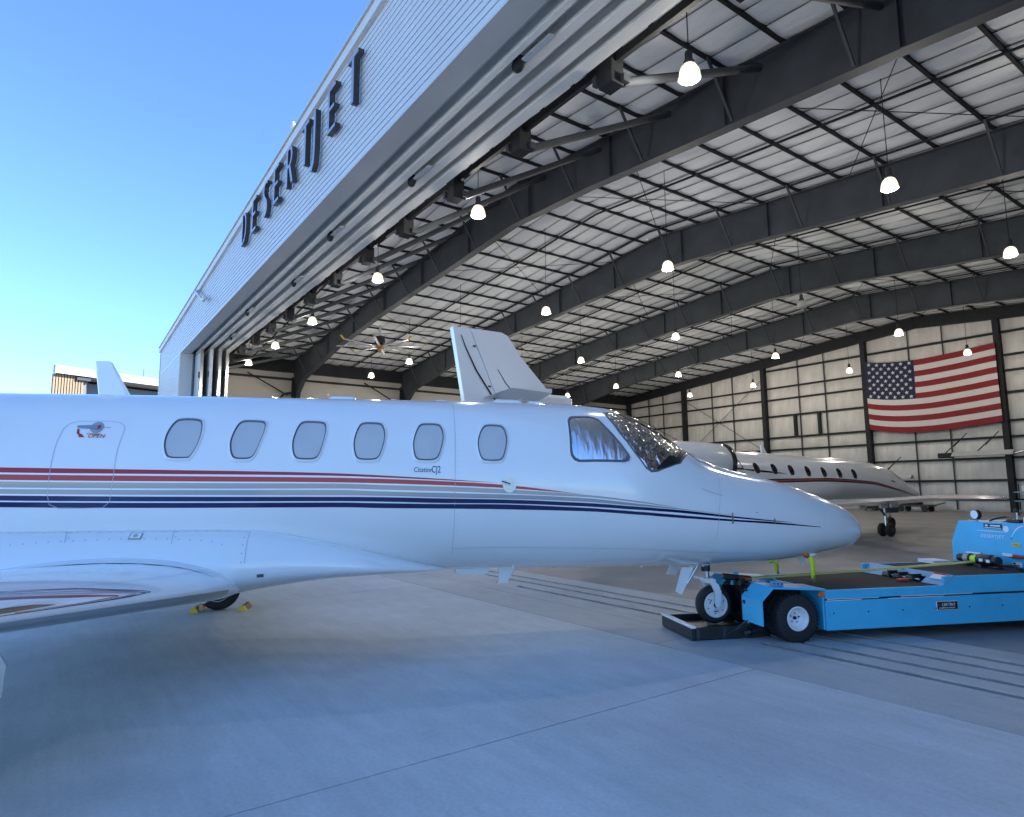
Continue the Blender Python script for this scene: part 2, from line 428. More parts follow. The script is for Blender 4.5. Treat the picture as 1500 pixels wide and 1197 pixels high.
for yc, wd in ((5.80, .13), (6.18, .19), (6.60, .21), (7.00, .24)):
    mb = MB()
    mb.bbox((-43.5, yc-wd/2, 8.66), (8.5, yc+wd/2, 8.685), .006)
    mb.box((-43.5, yc-.012, 8.6855), (8.5, yc+.012, 8.98))
    mb.box((-43.5, yc-wd*.35, 8.981), (8.5, yc+wd*.35, 9.0))
    mb.box((-43.5, yc-wd/2+.004, 8.6852), (8.5, yc-wd/2+.016, 8.73)); mb.box((-43.5, yc+wd/2-.016, 8.6852), (8.5, yc+wd/2-.004, 8.73))
    mb.build('header_rail', M_RAILTRIM, H)
for x0 in [-43.4+1.48*i for i in range(35)]:
    MB().box((x0+.005, 5.565, 9.002), (x0+1.475, 6.38, 9.02)).build('header_sheet', M_GALV, H)
rng = random.Random(3)
for x, y in [(-8.14, 5.99), (-12.91, 6.39), (-21.9, 6.39), (-26.7, 5.99), (-17.2, 5.99), (-31.5, 6.39)]:
    w_ = MB().lathe([(0.02, -0.05), (0.13, -0.05), (0.15, -0.02), (0.15, 0.02), (0.13, 0.05), (0.02, 0.05)], (x, y, 8.66), 'y', 16, True)
    w_.build('guide_roller', M_STEEL_BLK, H, True, 40)
    MB().box((x+0.16, y-0.05, 8.62), (x+0.9, y+0.05, 8.655)).build('roller_bracket', M_GALV, H)

# hangers and pipe struts over the door
hang_me = MB().box((-0.17, -0.14, 8.50), (0.17, 0.14, 11.9)).mesh('header_hanger', M_STEEL_BLK)
strut_me = None
for k in range(13):
    x = -7.57-2.70*k
    if k == 0: x0s = [x+2.7*2, x+2.7, x]
    else: x0s = [x]
    for xx in x0s:
        zt = roofz(xx)
        MB().box((xx-0.17, 7.45, 8.52), (xx+0.17, 7.74, zt)).build('header_hanger', M_STEEL_BLK, H)
        MB().tube([(xx+0.12, 7.76, 8.62), (xx-0.42, 12.86, roofz(xx)-0.28)], 0.085, 10).build('pipe_strut', M_STEEL, H, True, 40)
        MB().box((xx-0.26, 7.39, 8.60), (xx-0.175, 7.50, 8.78)).build('hanger_bracket', M_STEEL, H); MB().box((xx+0.175, 7.66, 8.56), (xx+0.26, 7.80, 8.70)).build('hanger_bracket', M_STEEL, H)
        MB().beam((xx-0.3, 7.12, 9.16), (xx-0.3, 7.44, 9.0), 0.10, 0.06).build('rail_clip', M_STEEL_BLK, H)
for y, z in ((7.60, 9.0), (7.25, 9.4)):
    MB().beam((XL, y, z), (XR, y, z), 0.09, 0.16).build('header_beam', M_STEEL_BLK, H)

# roof sheet
mb = MB()
prof = [(-44.5, roofz(-44.5)+.5), (RX, roofz(RX)+.5), (9.0, roofz(9.0)+.5)]
for a, b in ((0, 1), (1, 2)):
    (xa, za), (xb, zb) = prof[a], prof[b]
    mb.prism([(xa, 6.6, za), (xb, 6.6, zb), (xb, 6.6, zb+.08), (xa, 6.6, za+.08)], (0, 39.0, 0))
mb.build('roof_sheet', M_ROOFSHEET, H)
# insulation blankets: one strip per band, sagging between the purlins
PX = [-7.36-1.45*k for k in range(-11, 28)]
PX = sorted(x for x in PX if XL+.3 < x < XR-.3)
rng = random.Random(11)
xs_ = []
allx = [XL]+PX+[XR]
for a, b in zip(allx[:-1], allx[1:]):
    xs_ += [a+(b-a)*t for t in (0, .25, .5, .75)]
xs_.append(XR)
def insul(y0, y1):
    nv = 6; mb = MB(); sag = rng.uniform(.06, .10)
    lo = [rng.uniform(.55, 1.35) for _ in range(len(allx))]
    ph = rng.uniform(0, 6)
    def q(x, v):
        i = max(k for k in range(len(allx)) if allx[k] <= x+1e-6); i = min(i, len(allx)-2)
        t = (x-allx[i])/(allx[i+1]-allx[i])
        bulge = (0.35+0.65*math.sin(PI*t))*lo[i]
        # asymmetric scallop: hangs lower on the side away from the door
        sv = math.sin(PI*v**1.5)
        return (x, y0+(y1-y0)*v, roofz(x)+.085-sag*bulge*sv*.95+0.03*v)
    vs = [q(x, j/nv) for x in xs_ for j in range(nv+1)]
    fs = [(i*(nv+1)+j, (i+1)*(nv+1)+j, (i+1)*(nv+1)+j+1, i*(nv+1)+j+1) for i in range(len(xs_)-1) for j in range(nv)]
    mb.add(vs, fs); mb.build('insulation_strip', M_INSUL, H, True)
ybands = [6.6]
for a, b in zip([6.6]+FRY, FRY+[YB+.2]):
    n = 8 if a < 7 else 10
    for k in range(n): insul(a+(b-a)*k/n, a+(b-a)*(k+1)/n)
# purlins, one per bay
pm = {}
for a, b in zip([6.6]+FRY, FRY+[YB]):
    L_ = b-a
    me = MB().box((-0.026, 0.003, 0.0), (0.026, L_-0.003, 0.19)).box((-0.0261, 0.003, 0.0), (-0.055, L_-0.003, 0.014)).box((0.0261, .003, .176), (.07, L_-.003, .19)).mesh('purlin', M_STEEL_BLK)
    for x in PX: link('purlin', me, H, (x, a, roofz(x)))
# bridging bars across the purlins
for y in [10.2, 17.0, 20.1, 25.0, 28.1, 33.0, 36.1, 41.0]:
    mb = MB()
    mb.beam((XL, y, roofz(XL)-.03), (RX, y, roofz(RX)-.03), 0.055, 0.055); mb.beam((RX, y, roofz(RX)-.03), (XR, y, roofz(XR)-.03), 0.055, 0.055)
    mb.build('bridging_bar', M_STEEL_BLK, H)
# rigid frames
BOT = [(-42.7, 8.0), (-41.6, 8.75), (-35.5, 9.75), (-29.5, 10.3), (-21.4, 10.75), (-18.0, 10.95), (-14.0, 10.75), (-10.5, 10.42), (-5.0, 9.95), (0.0, 9.4), (5.0, 8.9), (7.2, 8.0)]
def zbot(x):
    for (a, za), (b, zb) in zip(BOT[:-1], BOT[1:]):
        if a <= x <= b: return za+(zb-za)*(x-a)/(b-a)
    return BOT[0][1] if x < BOT[0][0] else BOT[-1][1]
for fy in FRY:
    mb = MB()
    X = sorted(set([XL+.02, RX, XR-.02]+[b[0] for b in BOT]))
    for a, b in zip(X[:-1], X[1:]):
        mb.prism([(a, fy-.012, zbot(a)), (b, fy-.012, zbot(b)), (b, fy-.012, roofz(b)-.03), (a, fy-.012, roofz(a)-.03)], (0, .024, 0))
    for (a, za), (b, zb) in zip(BOT[:-1], BOT[1:]): mb.beam((a, fy, za-.015), (b, fy, zb-.015), 0.30, 0.03, (0, 0, 1))
    for a, b in ((XL+.02, RX), (RX, XR-.02)): mb.beam((a, fy, roofz(a)-.017), (b, fy, roofz(b)-.017), 0.30, 0.03)
    fr = mb.build('rigid_frame', M_STEEL, H)
    cmb = MB()
    for s, xo in ((1, XL), (-1, XR)):
        cmb.prism([(xo+s*.06, fy-.014, 0), (xo+s*.55, fy-.014, 0), (xo+s*1.1, fy-.014, 8.0), (xo+s*.06, fy-.014, 9.2)], (0, .028, 0))
        cmb.beam((xo+s*.55, fy, 0), (xo+s*1.1, fy, 8.0), .30, .03, (1, 0, 0)); cmb.beam((xo+s*.045, fy, 0), (xo+s*.045, fy, 9.2), .30, .03, (1, 0, 0))
    cmb.build('frame_column', M_STEEL_BLK, H)
    for k in range(-3, 8):
        x = -9.0-4.0*k if k > -3 else 4.4
        if not XL+1.5 < x < XR-1.2: continue
        MB().box((x-.012, fy-.14, zbot(x)+.001), (x+.012, fy+.14, roofz(x)-.035)).build('stiffener', M_STEEL, fr)
    for i, x in enumerate(PX):
        if i % 2 == 0 or x > 6.5 or x < -41: continue
        MB().beam((x+.05, fy-1.0, roofz(x)-.01), (x+.06, fy-.17, zbot(x)+.03), .06, .06).build('flange_brace', M_STEEL, fr)
        if i % 4 == 1: MB().beam((x+.05, fy+1.0, roofz(x)-.01), (x+.06, fy+.17, zbot(x)+.03), .06, .06).build('flange_brace', M_STEEL, fr)
# bracing rods under the purlins
for a, b in zip(FRY, FRY[1:]+[YB]):
    for x in (-36.6, -26.0, -18.0, -10.0, -2.5):
        for (xa, xb) in ((x, x+5.4), (x+5.4, x)):
            MB().tube([(xa, a+.2, roofz(xa)-.22), (xb, b-.2, roofz(xb)-.22)], .013, 5).build('brace_rod', M_STEEL_BLK, H)
# left side wall, eave beam
for a, b in zip([5.75]+FRY, FRY+[YB]):
    MB().box((XL-.06, a+.004, 0), (XL, b-.004, 9.48)).build('wall_panel', M_LINER, H)
    MB().box((XR, a+.004, 0), (XR+.06, b-.004, 9.9)).build('wall_panel', M_LINER, H)
MB().box((XL-.12, 5.7, 9.485), (XL+.20, YB, 10.62)).build('eave_beam', M_STEEL_BLK, H)
MB().box((XR-.1, 5.7, 9.905), (XR+.12, YB, 10.72)).build('eave_beam', M_STEEL_BLK, H)
MB().beam((XL+.3, 5.8, 9.0), (XL+.3, YB, 9.0), .12, .12).build('eave_pipe', M_STEEL_BLK, H)
for fy in FRY:
    MB().tube([(XL+.4, fy-3.1, 9.2), (XL+.35, fy-.5, 7.9)], .045, 6).build('knee_brace', M_STEEL_BLK, H)
    MB().tube([(XL+.45, fy-.95, 5), (XL+.45, fy-.95, 7.7), (XL+.45, fy-.75, 7.95), (XL+.45, fy-.3, 8.05)], .07, 8).build('drain_pipe', M_STEEL_BLK, H)
# back wall: columns, girts, pillowy panels
BC = [-43.45, -36.8, -29.0, -21.3, -13.62, -5.95, 1.7, 8.0]
GZ = [0.05, 0.72, 1.84, 3.13, 4.33, 5.26, 6.90, 8.17, 9.08, 10.45]
for x in BC: MB().box((x-.15, YB-.45, 0), (x+.15, YB-.05, roofz(x)-.75)).build('wall_column', M_STEEL_BLK, H)
for i, (xa, xb) in enumerate(zip(BC[:-1], BC[1:])):
    for z in GZ[1:]:
        if z < min(roofz(xa), roofz(xb))-.8: MB().box((xa+.152, YB-.22, z-.06), (xb-.152, YB-.04, z+.06)).build('girt', M_STEEL_BLK, H)
mcache = {}
rng = random.Random(5)
def pillow(w_, h_, var):
    key = (round(w_, 2), round(h_, 2), var)
    if key not in mcache:
        r_ = random.Random(var); mb = MB(); ph = [r_.uniform(0, 6) for _ in range(4)]
        def fn(u, v):
            e = (math.sin(PI*u)**.5)*(math.sin(PI*v)**.5) if 0 < u < 1 and 0 < v < 1 else 0
            return (u*w_, -.07*e*(1+.35*math.sin(7*u+ph[0])*math.sin(4*v+ph[1])+.2*math.sin(17*u+ph[2])), v*h_)
        mb.grid(fn, 14, 5); mcache[key] = mb.mesh('wall_panel', M_WALLINS, True)
    return mcache[key]
for i, (xa, xb) in enumerate(zip(BC[:-1], BC[1:])):
    for j in range(len(GZ)-1):
        n = 3; cuts = [0, .36, .62, 1.0]
        for k in range(n):
            x0 = xa+(xb-xa)*cuts[k]; x1 = xa+(xb-xa)*cuts[k+1]
            z1 = min(GZ[j+1], min(roofz(x0), roofz(x1))+.2)
            if z1-GZ[j] < .15: continue
            link('wall_panel', pillow(x1-x0-.02, z1-GZ[j], rng.randint(0, 3)), H, (x0+.01, YB, GZ[j]))
    for k in range(1, 3):
        x0 = xa+(xb-xa)*cuts[k]
        MB().box((x0-.03, YB-.13, .1), (x0+.03, YB-.075, roofz(x0)-.3)).build('liner_strap', M_STEEL, H)
    x0, x1 = xa, xb
    mb = MB(); rp_ = [(RX, YB, roofz(RX)+.5)] if x0 < RX < x1 else []
    mb.prism([(x0, YB+.002, 10.45), (x1, YB+.002, 10.45), (x1, YB+.002, roofz(x1)+.5)]+rp_+[(x0, YB+.002, roofz(x0)+.5)], (0, .05, 0))
    if roofz(x0) > 10.6 or roofz(x1) > 10.6: mb.build('gable_panel', M_WALLINS, H)
MB().box((XL, YB+.06, 0), (XR, YB+.14, 11.5)).build('back_sheet', M_ROOFSHEET, H)
for a, b in ((XL, RX), (RX, XR)):
    MB().beam((a, YB-.25, roofz(a)-.42), (b, YB-.25, roofz(b)-.42), .25, .72).build('end_rafter', M_STEEL_BLK, H)
for x in (-26.6, -24.75): MB().box((x-.10, YB-.26, 5.33), (x+.10, YB-.05, 6.83)).build('opening_post', M_STEEL_BLK, H)
for a, b in (((-36.6, 4.4), (-29.2, 9.8)), ((-36.6, 9.0), (-29.2, 4.3))):
    MB().tube([(a[0], YB-.3, a[1]), (b[0], YB-.3, b[1])], .022, 5).build('brace_rod', M_STEEL, H)
for a, b in (((-43, 8.4), (-37.0, 5.4)),): MB().tube([(a[0], YB-.3, a[1]), (b[0], YB-.3, b[1])], .022, 5).build('brace_rod', M_STEEL, H)

# stacked sliding door leaves at the left jamb
for k, (y, xe) in enumerate([(5.78, -34.9), (6.12, -34.35), (6.46, -34.05), (6.78, -33.95), (7.02, -35.2)]):
    ordn = ['outermost', 'second', 'middle', 'fourth', 'innermost'][k]
    t = thing('hangar_door_leaf', f'grey sliding hangar door leaf, {ordn} of the stack by the jamb', 'hangar door', (xe, y, 0), 0, 'sliding door leaves stacked at the jamb')
    MB().box((-7.9, -.04, .06), (-.10, .04, 8.6)).build('door_panel', M_TRIM, t)
    MB().box((-.097, -.07, .05), (0, .07, 8.62)).build('edge_post', M_ALU if k in (0, 2, 3) else M_GALV, t)
    MB().box((-.28, -.10, 7.2), (-.103, -.045, 7.5)).build('latch_plate', M_STEEL_BLK, t)
    for xx in (-7, -1): MB().lathe([(.02, -.03), (.1, -.03), (.1, .03), (.02, .03)], (xx, 0, .075), 'y', 12, True).build('wheel', M_STEEL_BLK, t)

# sign letters
LET = {
 'D': ([[(0, 0), (.22, 0), (.46, .08), (.60, .3), (.64, .58), (.60, .84), (.46, 1.07), (.22, 1.15), (0, 1.15)], [(.13, .08), (.22, .08), (.40, .17), (.51, .36), (.545, .58), (.51, .80), (.40, .98), (.22, 1.07), (.13, 1.07)]]),
 'E': ([[(0, 0), (.54, 0), (.54, .09), (.13, .09), (.13, .55), (.44, .55), (.44, .64), (.13, .64), (.13, 1.06), (.52, 1.06), (.52, 1.15), (0, 1.15)]]),
 'S': ([[(0, .08), (.18, 0), (.36, 0), (.50, .09), (.55, .26), (.48, .46), (.20, .70), (.13, .86), (.18, 1.01), (.32, 1.07), (.48, 1.01), (.50, 1.10), (.34, 1.15), (.16, 1.13), (.04, 1.01), (.01, .84), (.08, .65), (.36, .40), (.42, .26), (.38, .13), (.26, .08), (.02, .18)]]),
 'R': ([[(0, 0), (.13, 0), (.13, .54), (.24, .54), (.48, 0), (.64, 0), (.37, .57), (.50, .67), (.55, .84), (.50, 1.03), (.36, 1.15), (0, 1.15)], [(.13, .62), (.28, .62), (.39, .72), (.42, .85), (.38, 1.0), (.28, 1.07), (.13, 1.07)]]),
 'T': ([[(.22, 0), (.36, 0), (.36, 1.06), (.60, 1.06), (.60, 1.15), (-.02, 1.15), (-.02, 1.06), (.22, 1.06)]]),
 'J': ([[(.20, -.42), (.34, -.26), (.39, .1), (.39, 1.15), (.25, 1.15), (.25, .1), (.21, -.14), (.10, -.30), (.02, -.38)]]),
}
S = thing('hangar_sign', 'raised dark metal sign letters spelling a name across the ribbed fascia', 'sign', (0, 4.99, 9.95))
for ch, x in zip('DESERTJET', [-22.95, -21.55, -20.2, -19.0, -17.7, -16.35, -15.62, -14.35, -13.05]):
    cu = bpy.data.curves.new('l', 'CURVE'); cu.dimensions = '2D'; cu.fill_mode = 'BOTH'; cu.extrude = 0.07
    for poly in LET[ch]:
        sp = cu.splines.new('POLY'); sp.points.add(len(poly)-1); sp.use_cyclic_u = True
        for p, q in zip(sp.points, poly): p.co = (q[0], q[1], 0, 1)
    ob = bpy.data.objects.new('l', cu); COL.objects.link(ob); bpy.context.view_layer.update()
    me = bpy.data.meshes.new_from_object(ob.evaluated_get(bpy.context.evaluated_depsgraph_get()))
    bpy.data.objects.remove(ob)
    me.materials.clear(); me.materials.append(M_LETTERSIDE); me.materials.append(M_LETTERFACE)
    for p in me.polygons: p.material_index = 1 if abs(p.normal.z) > .8 else 0
    o = link('sign_letter', me, S, (x, -.085, 0), (PI/2, 0, 0)); o.scale = (1.0, 1, 1)
bl = thing('roof_beacon', 'small pale obstruction light standing on the hangar roof edge', 'beacon', (-17.9, 5.04, gz(-17.9)+.15))
MB().lathe([(.07, 0), (.07, .10), (.04, .12), (.04, .30)], n=12, cap=True).build('base', M_RAKE, bl, True, 40)
MB().lathe([(.05, .30), (.07, .34), (.07, .46), (.04, .52), (.01, .53)], n=12, cap=True).build('lens', M_LAMPOFF, bl, True, 40)
fl = thing('wall_floodlight', 'slim pale floodlight arm running down the ribbed fascia', 'floodlight', (-30.9, 4.96, 10.25))
MB().tube([(-1.3, 0, .55), (-.9, -.12, .42), (.9, -.14, -.40), (1.3, -.14, -.52)], .06, 8).build('arm', M_RAKE, fl, True, 40)
MB().bbox((1.2, -.22, -.62), (1.75, -.05, -.48), .03).build('lamp_head', M_RAKE, fl)

# pendant lamps
def make_lamp(lit):
    t = link('pendant_lamp', None); t.scale = (.86, .86, .86)
    MB().tube([(0, 0, .48), (0, 0, 3.13)], .012, 6).build('cord', M_STEEL_BLK, t)
    MB().lathe([(.03, .50), (.07, .48), (.08, .42), (.08, .30), (.11, .26), (.11, .21)], n=14, cap=True).build('housing', M_STEEL, t, True, 40)
    mb = MB(); n = 24
    prof = [(.075, .205), (.12, .180), (.16, .130), (.19, .065), (.208, -.01), (.218, -.08)]
    mb.lathe(prof, n=n, cap=True).build('dome', M_LAMP if lit else M_LAMPOFF, t, True, 60)
    MB().lathe([(.219, -.082), (.229, -.09), (.231, -.112), (.221, -.120)], n=n).build('rim_band', M_LAMPRIM if lit else M_LAMPOFF, t, True, 60)
    MB().lathe([(.215, -.121), (.19, -.14), (.13, -.155), (.05, -.16)], n=n, cap=True).build('lens', M_LENS if lit else M_LAMPOFF, t, True, 60)
    for k in range(12):
        a = 2*PI*k/12; mb = MB()
        mb.tube([((r_+.002)*math.cos(a), (r_+.002)*math.sin(a), z_) for r_, z_ in prof[1:]], .006, 5).build('glass_rib', M_LAMPRIM if lit else M_LAMPOFF, t, True)
    if lit:
        ld = bpy.data.lights.new('bulb', 'POINT'); ld.energy = LAMP_WATTS; ld.color = (1.0, 0.93, 0.83); ld.shadow_soft_size = .10
        lo = bpy.data.objects.new('bulb', ld); COL.objects.link(lo); lo.parent = t; lo.location = (0, 0, -.30)
    return t
lampA, lampB = make_lamp(True), make_lamp(False)
LX = [(-37.7, 'nearest the left wall'), (-32.4, 'second from the left wall'), (-26.8, 'third from the left wall'), (-20.0, 'fourth from the left wall'), (-13.6, 'fifth from the left wall'), (-6.7, 'sixth from the left wall')]
LY = [(8.65, 'in the row behind the door rails'), (16.0, 'in the second row back'), (23.9, 'in the third row back'), (32.15, 'in the fourth row back'), (40.1, 'in the rearmost row')]
usedA = usedB = False
for j, (ly, ln) in enumerate(LY):
    for i, (lx, nm) in enumerate(LX):
        if (i == 5 and j >= 3) or (j == 4 and i == 0): continue
        lit = not (j == 2 and i == 4)
        if lit: o = dup(lampA) if usedA else lampA; usedA = True
        else: o = dup(lampB) if usedB else lampB; usedB = True
        o.location = (lx, ly, 8.72)
        # cord ends at the purlins
        for c in o.children:
            if c.name.startswith('cord'): c.scale = (1, 1, 1); 
        cz = (roofz(lx)+.02-8.72)/.86
        c = [c for c in o.children if c.name.startswith('cord')][0]
        c.location = (0, 0, .48-.48*(cz-.48)/2.65); c.scale = (1, 1, (cz-.48)/2.65)
        tag(o, f"{'lit' if lit else 'unlit'} dome pendant lamp {nm} {ln}", 'pendant lamp', 'pendant lamps under the hangar roof')
if not usedB: pass

# big ceiling fan
F_ = thing('ceiling_fan', 'large slow ceiling fan with yellow blade tips under the first roof frame', 'ceiling fan', (-31.9, 14.0, 9.2))
MB().tube([(0, -.6, 1.15), (0, 0, 1.1)], .04, 6).tube([(0, 0, 1.2), (0, 0, .55)], .06, 10).build('down_rod', M_GALV, F_, True, 40)
MB().lathe([(.1, .62), (.26, .56), (.28, .2), (.2, .12), (.1, .1)], n=18, cap=True).build('motor', M_STEEL_BLK, F_, True, 40)
MB().lathe([(.08, .09), (.24, .06), (.24, -.02), (.1, -.1), (.07, -.28)], n=18, cap=True).build('hub', M_ORANGE, F_, True, 40)
for k in range(8):
    a = 2*PI*k/8+.25; c, s = math.cos(a), math.sin(a)
    b_ = MB().beam((.22*c, .22*s, .02), (2.3*c, 2.3*s, .04), .12, .03).build('blade', M_TRIM, F_)
    if k in (0, 1, 3, 4, 6): MB().beam((2.3*c, 2.3*s, .04), (2.5*c, 2.5*s, .22), .13, .03).build('blade_tip', M_FANTIP, b_)

# flag
FL = thing('flag', 'large hanging stars and stripes flag on the back wall', 'flag', (-21.05, YB-.62, 5.25))
FW, FH = 7.4, 4.55
def fpt(u, v, off=0):
    # u along, v up; sags in the middle
    sg = -.42*math.sin(PI*min(1, u/1.0)**.85)*(1-.15*v)*(1-.35*u)
    return (u*FW, -.05*math.sin(6*u+2*v)-.03*math.sin(19*u+3*v)-off, v*FH+sg+.06*(1-u)-.06*u*(1-v))
for k in range(13):
    v0, v1 = 1-(k+1)/13, 1-k/13; u0 = .4 if k < 7 else 0
    MB().grid(lambda u, v: fpt(u0+(1-u0)*u, v0+(v1-v0)*v), 20, 2).build('stripe', M_FLAGR if k % 2 == 0 else M_FLAGW, FL, True)
MB().grid(lambda u, v: fpt(.4*u, 6/13+7/13*v), 12, 6).build('canton', M_FLAGB, FL, True)
for r_ in range(9):
    for c_ in range(6 if r_ % 2 == 0 else 5):
        u = .4*((c_+.5)/6 if r_ % 2 == 0 else (c_+1)/6); v = 6/13+7/13*(1-(r_+.6)/9.2)
        p = fpt(u, v, .025); pts = []
        for q in range(10):
            a = PI/2+q*PI/5; rr = .135 if q % 2 == 0 else .056
            pts.append((p[0]+rr*math.cos(a), p[1], p[2]+rr*math.sin(a)))
        MB().prism(pts, (0, -.004, 0)).build('star', M_FLAGW, FL)

# ------------------------------------------------------------------ lofted bodies
def pchip(xs, ys):
    n = len(xs); h = [xs[i+1]-xs[i] for i in range(n-1)]; d = [(ys[i+1]-ys[i])/h[i] for i in range(n-1)]
    m = [0]*n; m[0] = d[0]; m[-1] = d[-1]
    for i in range(1, n-1):
        if d[i-1]*d[i] > 0:
            w1 = 2*h[i]+h[i-1]; w2 = h[i]+2*h[i-1]; m[i] = (w1+w2)/(w1/d[i-1]+w2/d[i])
    def f(x):
        x = min(max(x, xs[0]), xs[-1]); i = 0
        while i < n-2 and x > xs[i+1]: i += 1
        t = (x-xs[i])/h[i]; t2 = t*t; t3 = t2*t
        return (2*t3-3*t2+1)*ys[i]+(t3-2*t2+t)*h[i]*m[i]+(-2*t3+3*t2)*ys[i+1]+(t3-t2)*h[i]*m[i+1]
    return f
class Loft:
    def __init__(s, st, n=2.15):
        xs = [a[0] for a in st]; s.x0, s.x1 = xs[0], xs[-1]; s.n = n
        s.zt, s.zb, s.w, s.zc = [pchip(xs, [a[k] for a in st]) for k in (1, 2, 3, 4)]
    def q(s, x, phi):
        w, zc = s.w(x), s.zc(x); c, sn = math.cos(phi), math.sin(phi); e = 2/s.n
        hh = (s.zt(x)-zc) if c >= 0 else (zc-s.zb(x))
        return (x, -w*math.copysign(abs(sn)**e, sn), zc+hh*math.copysign(abs(c)**e, c))
    def p(s, x, phi, off=0.0):
        a = s.q(x, phi)
        if off:
            d = 2e-3; b = s.q(x+d, phi); b0 = s.q(x-d, phi); e0 = s.q(x, phi-d); c = s.q(x, phi+d)
            nn = (Vector(b)-Vector(b0)).cross(Vector(c)-Vector(e0))
            if nn.length < 1e-12: nn = Vector((0, a[1], a[2]-s.zc(x)))
            nn.normalize()
            if nn.y*a[1]+nn.z*(a[2]-s.zc(x)) < 0: nn = -nn
            a = tuple(Vector(a)+nn*off)
        return a
    def phi_z(s, x, z):
        zc = s.zc(x)
        if z >= zc: return math.acos(min(1, (z-zc)/max(1e-6, s.zt(x)-zc))**(s.n/2))
        return PI-math.acos(min(1, (zc-z)/max(1e-6, zc-s.zb(x)))**(s.n/2))
    def body(s, xs, n=56):
        mb = MB(); vs = [s.q(x, 2*PI*k/n) for x in xs for k in range(n)]
        fs = [(i*n+k, i*n+(k+1) % n, (i+1)*n+(k+1) % n, (i+1)*n+k) for i in range(len(xs)-1) for k in range(n)]
        fs += [tuple(range(n-1, -1, -1)), tuple(range((len(xs)-1)*n, len(xs)*n))]
        return mb.add(vs, fs)
    def patch(s, poly, off, rings=5, sub=3, mirror=False):
        # filled outline given as (station, angle), following the surface
        pts = []
        for i in range(len(poly)):
            a, b = poly[i], poly[(i+1) % len(poly)]
            for k in range(sub): pts.append((a[0]+(b[0]-a[0])*k/sub, a[1]+(b[1]-a[1])*k/sub))
        cx_ = sum(p[0] for p in pts)/len(pts); cp = sum(p[1] for p in pts)/len(pts); n = len(pts); vs = []; fs = []
        sg = -1 if mirror else 1
        for r in range(rings):
            f = 1-r/rings
            vs += [s.p(cx_+(p[0]-cx_)*f, sg*(cp+(p[1]-cp)*f), off) for p in pts]
        vs.append(s.p(cx_, sg*cp, off))
        for r in range(rings-1): fs += [(r*n+i, r*n+(i+1) % n, (r+1)*n+(i+1) % n, (r+1)*n+i) for i in range(n)]
        fs += [((rings-1)*n+i, (rings-1)*n+(i+1) % n, rings*n) for i in range(n)]
        return MB().add(vs, fs)
    def ring(s, poly, f0, f1, o0, o1, sub=3, omid=None, mirror=False):
        # band between the outline scaled by f0 and by f1
        pts = []
        for i in range(len(poly)):
            a, b = poly[i], poly[(i+1) % len(poly)]
            for k in range(sub): pts.append((a[0]+(b[0]-a[0])*k/sub, a[1]+(b[1]-a[1])*k/sub))
        cx_ = sum(p[0] for p in pts)/len(pts); cp = sum(p[1] for p in pts)/len(pts); n = len(pts); sg = -1 if mirror else 1
        rows = [(f0, o0), ((f0+f1)/2, omid if omid is not None else (o0+o1)/2), (f1, o1)]
        vs = [s.p(cx_+(p[0]-cx_)*f, sg*(cp+(p[1]-cp)*f), o) for f, o in rows for p in pts]
        fs = [(r*n+i, r*n+(i+1) % n, (r+1)*n+(i+1) % n, (r+1)*n+i) for r in range(2) for i in range(n)]
        return MB().add(vs, fs)
    def band(s, top, bot, off, n=60, mirror=False, x0=None, x1=None):
        # stripe between two curves angle(station), given as lists of (station, angle)
        f, g = pchip([a[0] for a in top], [a[1] for a in top]), pchip([a[0] for a in bot], [a[1] for a in bot])
        x0 = top[0][0] if x0 is None else x0; x1 = top[-1][0] if x1 is None else x1; sg = -1 if mirror else 1
        return MB().grid(lambda u, v: s.p(x0+(x1-x0)*u, sg*(f(x0+(x1-x0)*u)*(1-v)+g(x0+(x1-x0)*u)*v), off), n, 2)
    def line(s, pts, wd, off):
        # thin seam along a polyline of (station, angle)
        vs = []; fs = []
        P = [Vector(s.p(a, b, off)) for a, b in pts]
        for i, p in enumerate(P):
            d = (P[min(i+1, len(P)-1)]-P[max(i-1, 0)]).normalized()
            nn = Vector(s.p(pts[i][0], pts[i][1], off+.05))-p
            t = d.cross(nn).normalized()*wd/2; vs += [p-t, p+t]
        fs = [(2*i, 2*i+1, 2*i+3, 2*i+2) for i in range(len(P)-1)]
        return MB().add(vs, fs)
def dens(pts, n=6):
    out = []
    for a, b in zip(pts[:-1], pts[1:]): out += [(a[0]+(b[0]-a[0])*k/n, a[1]+(b[1]-a[1])*k/n) for k in range(n)]
    return out+[pts[-1]]

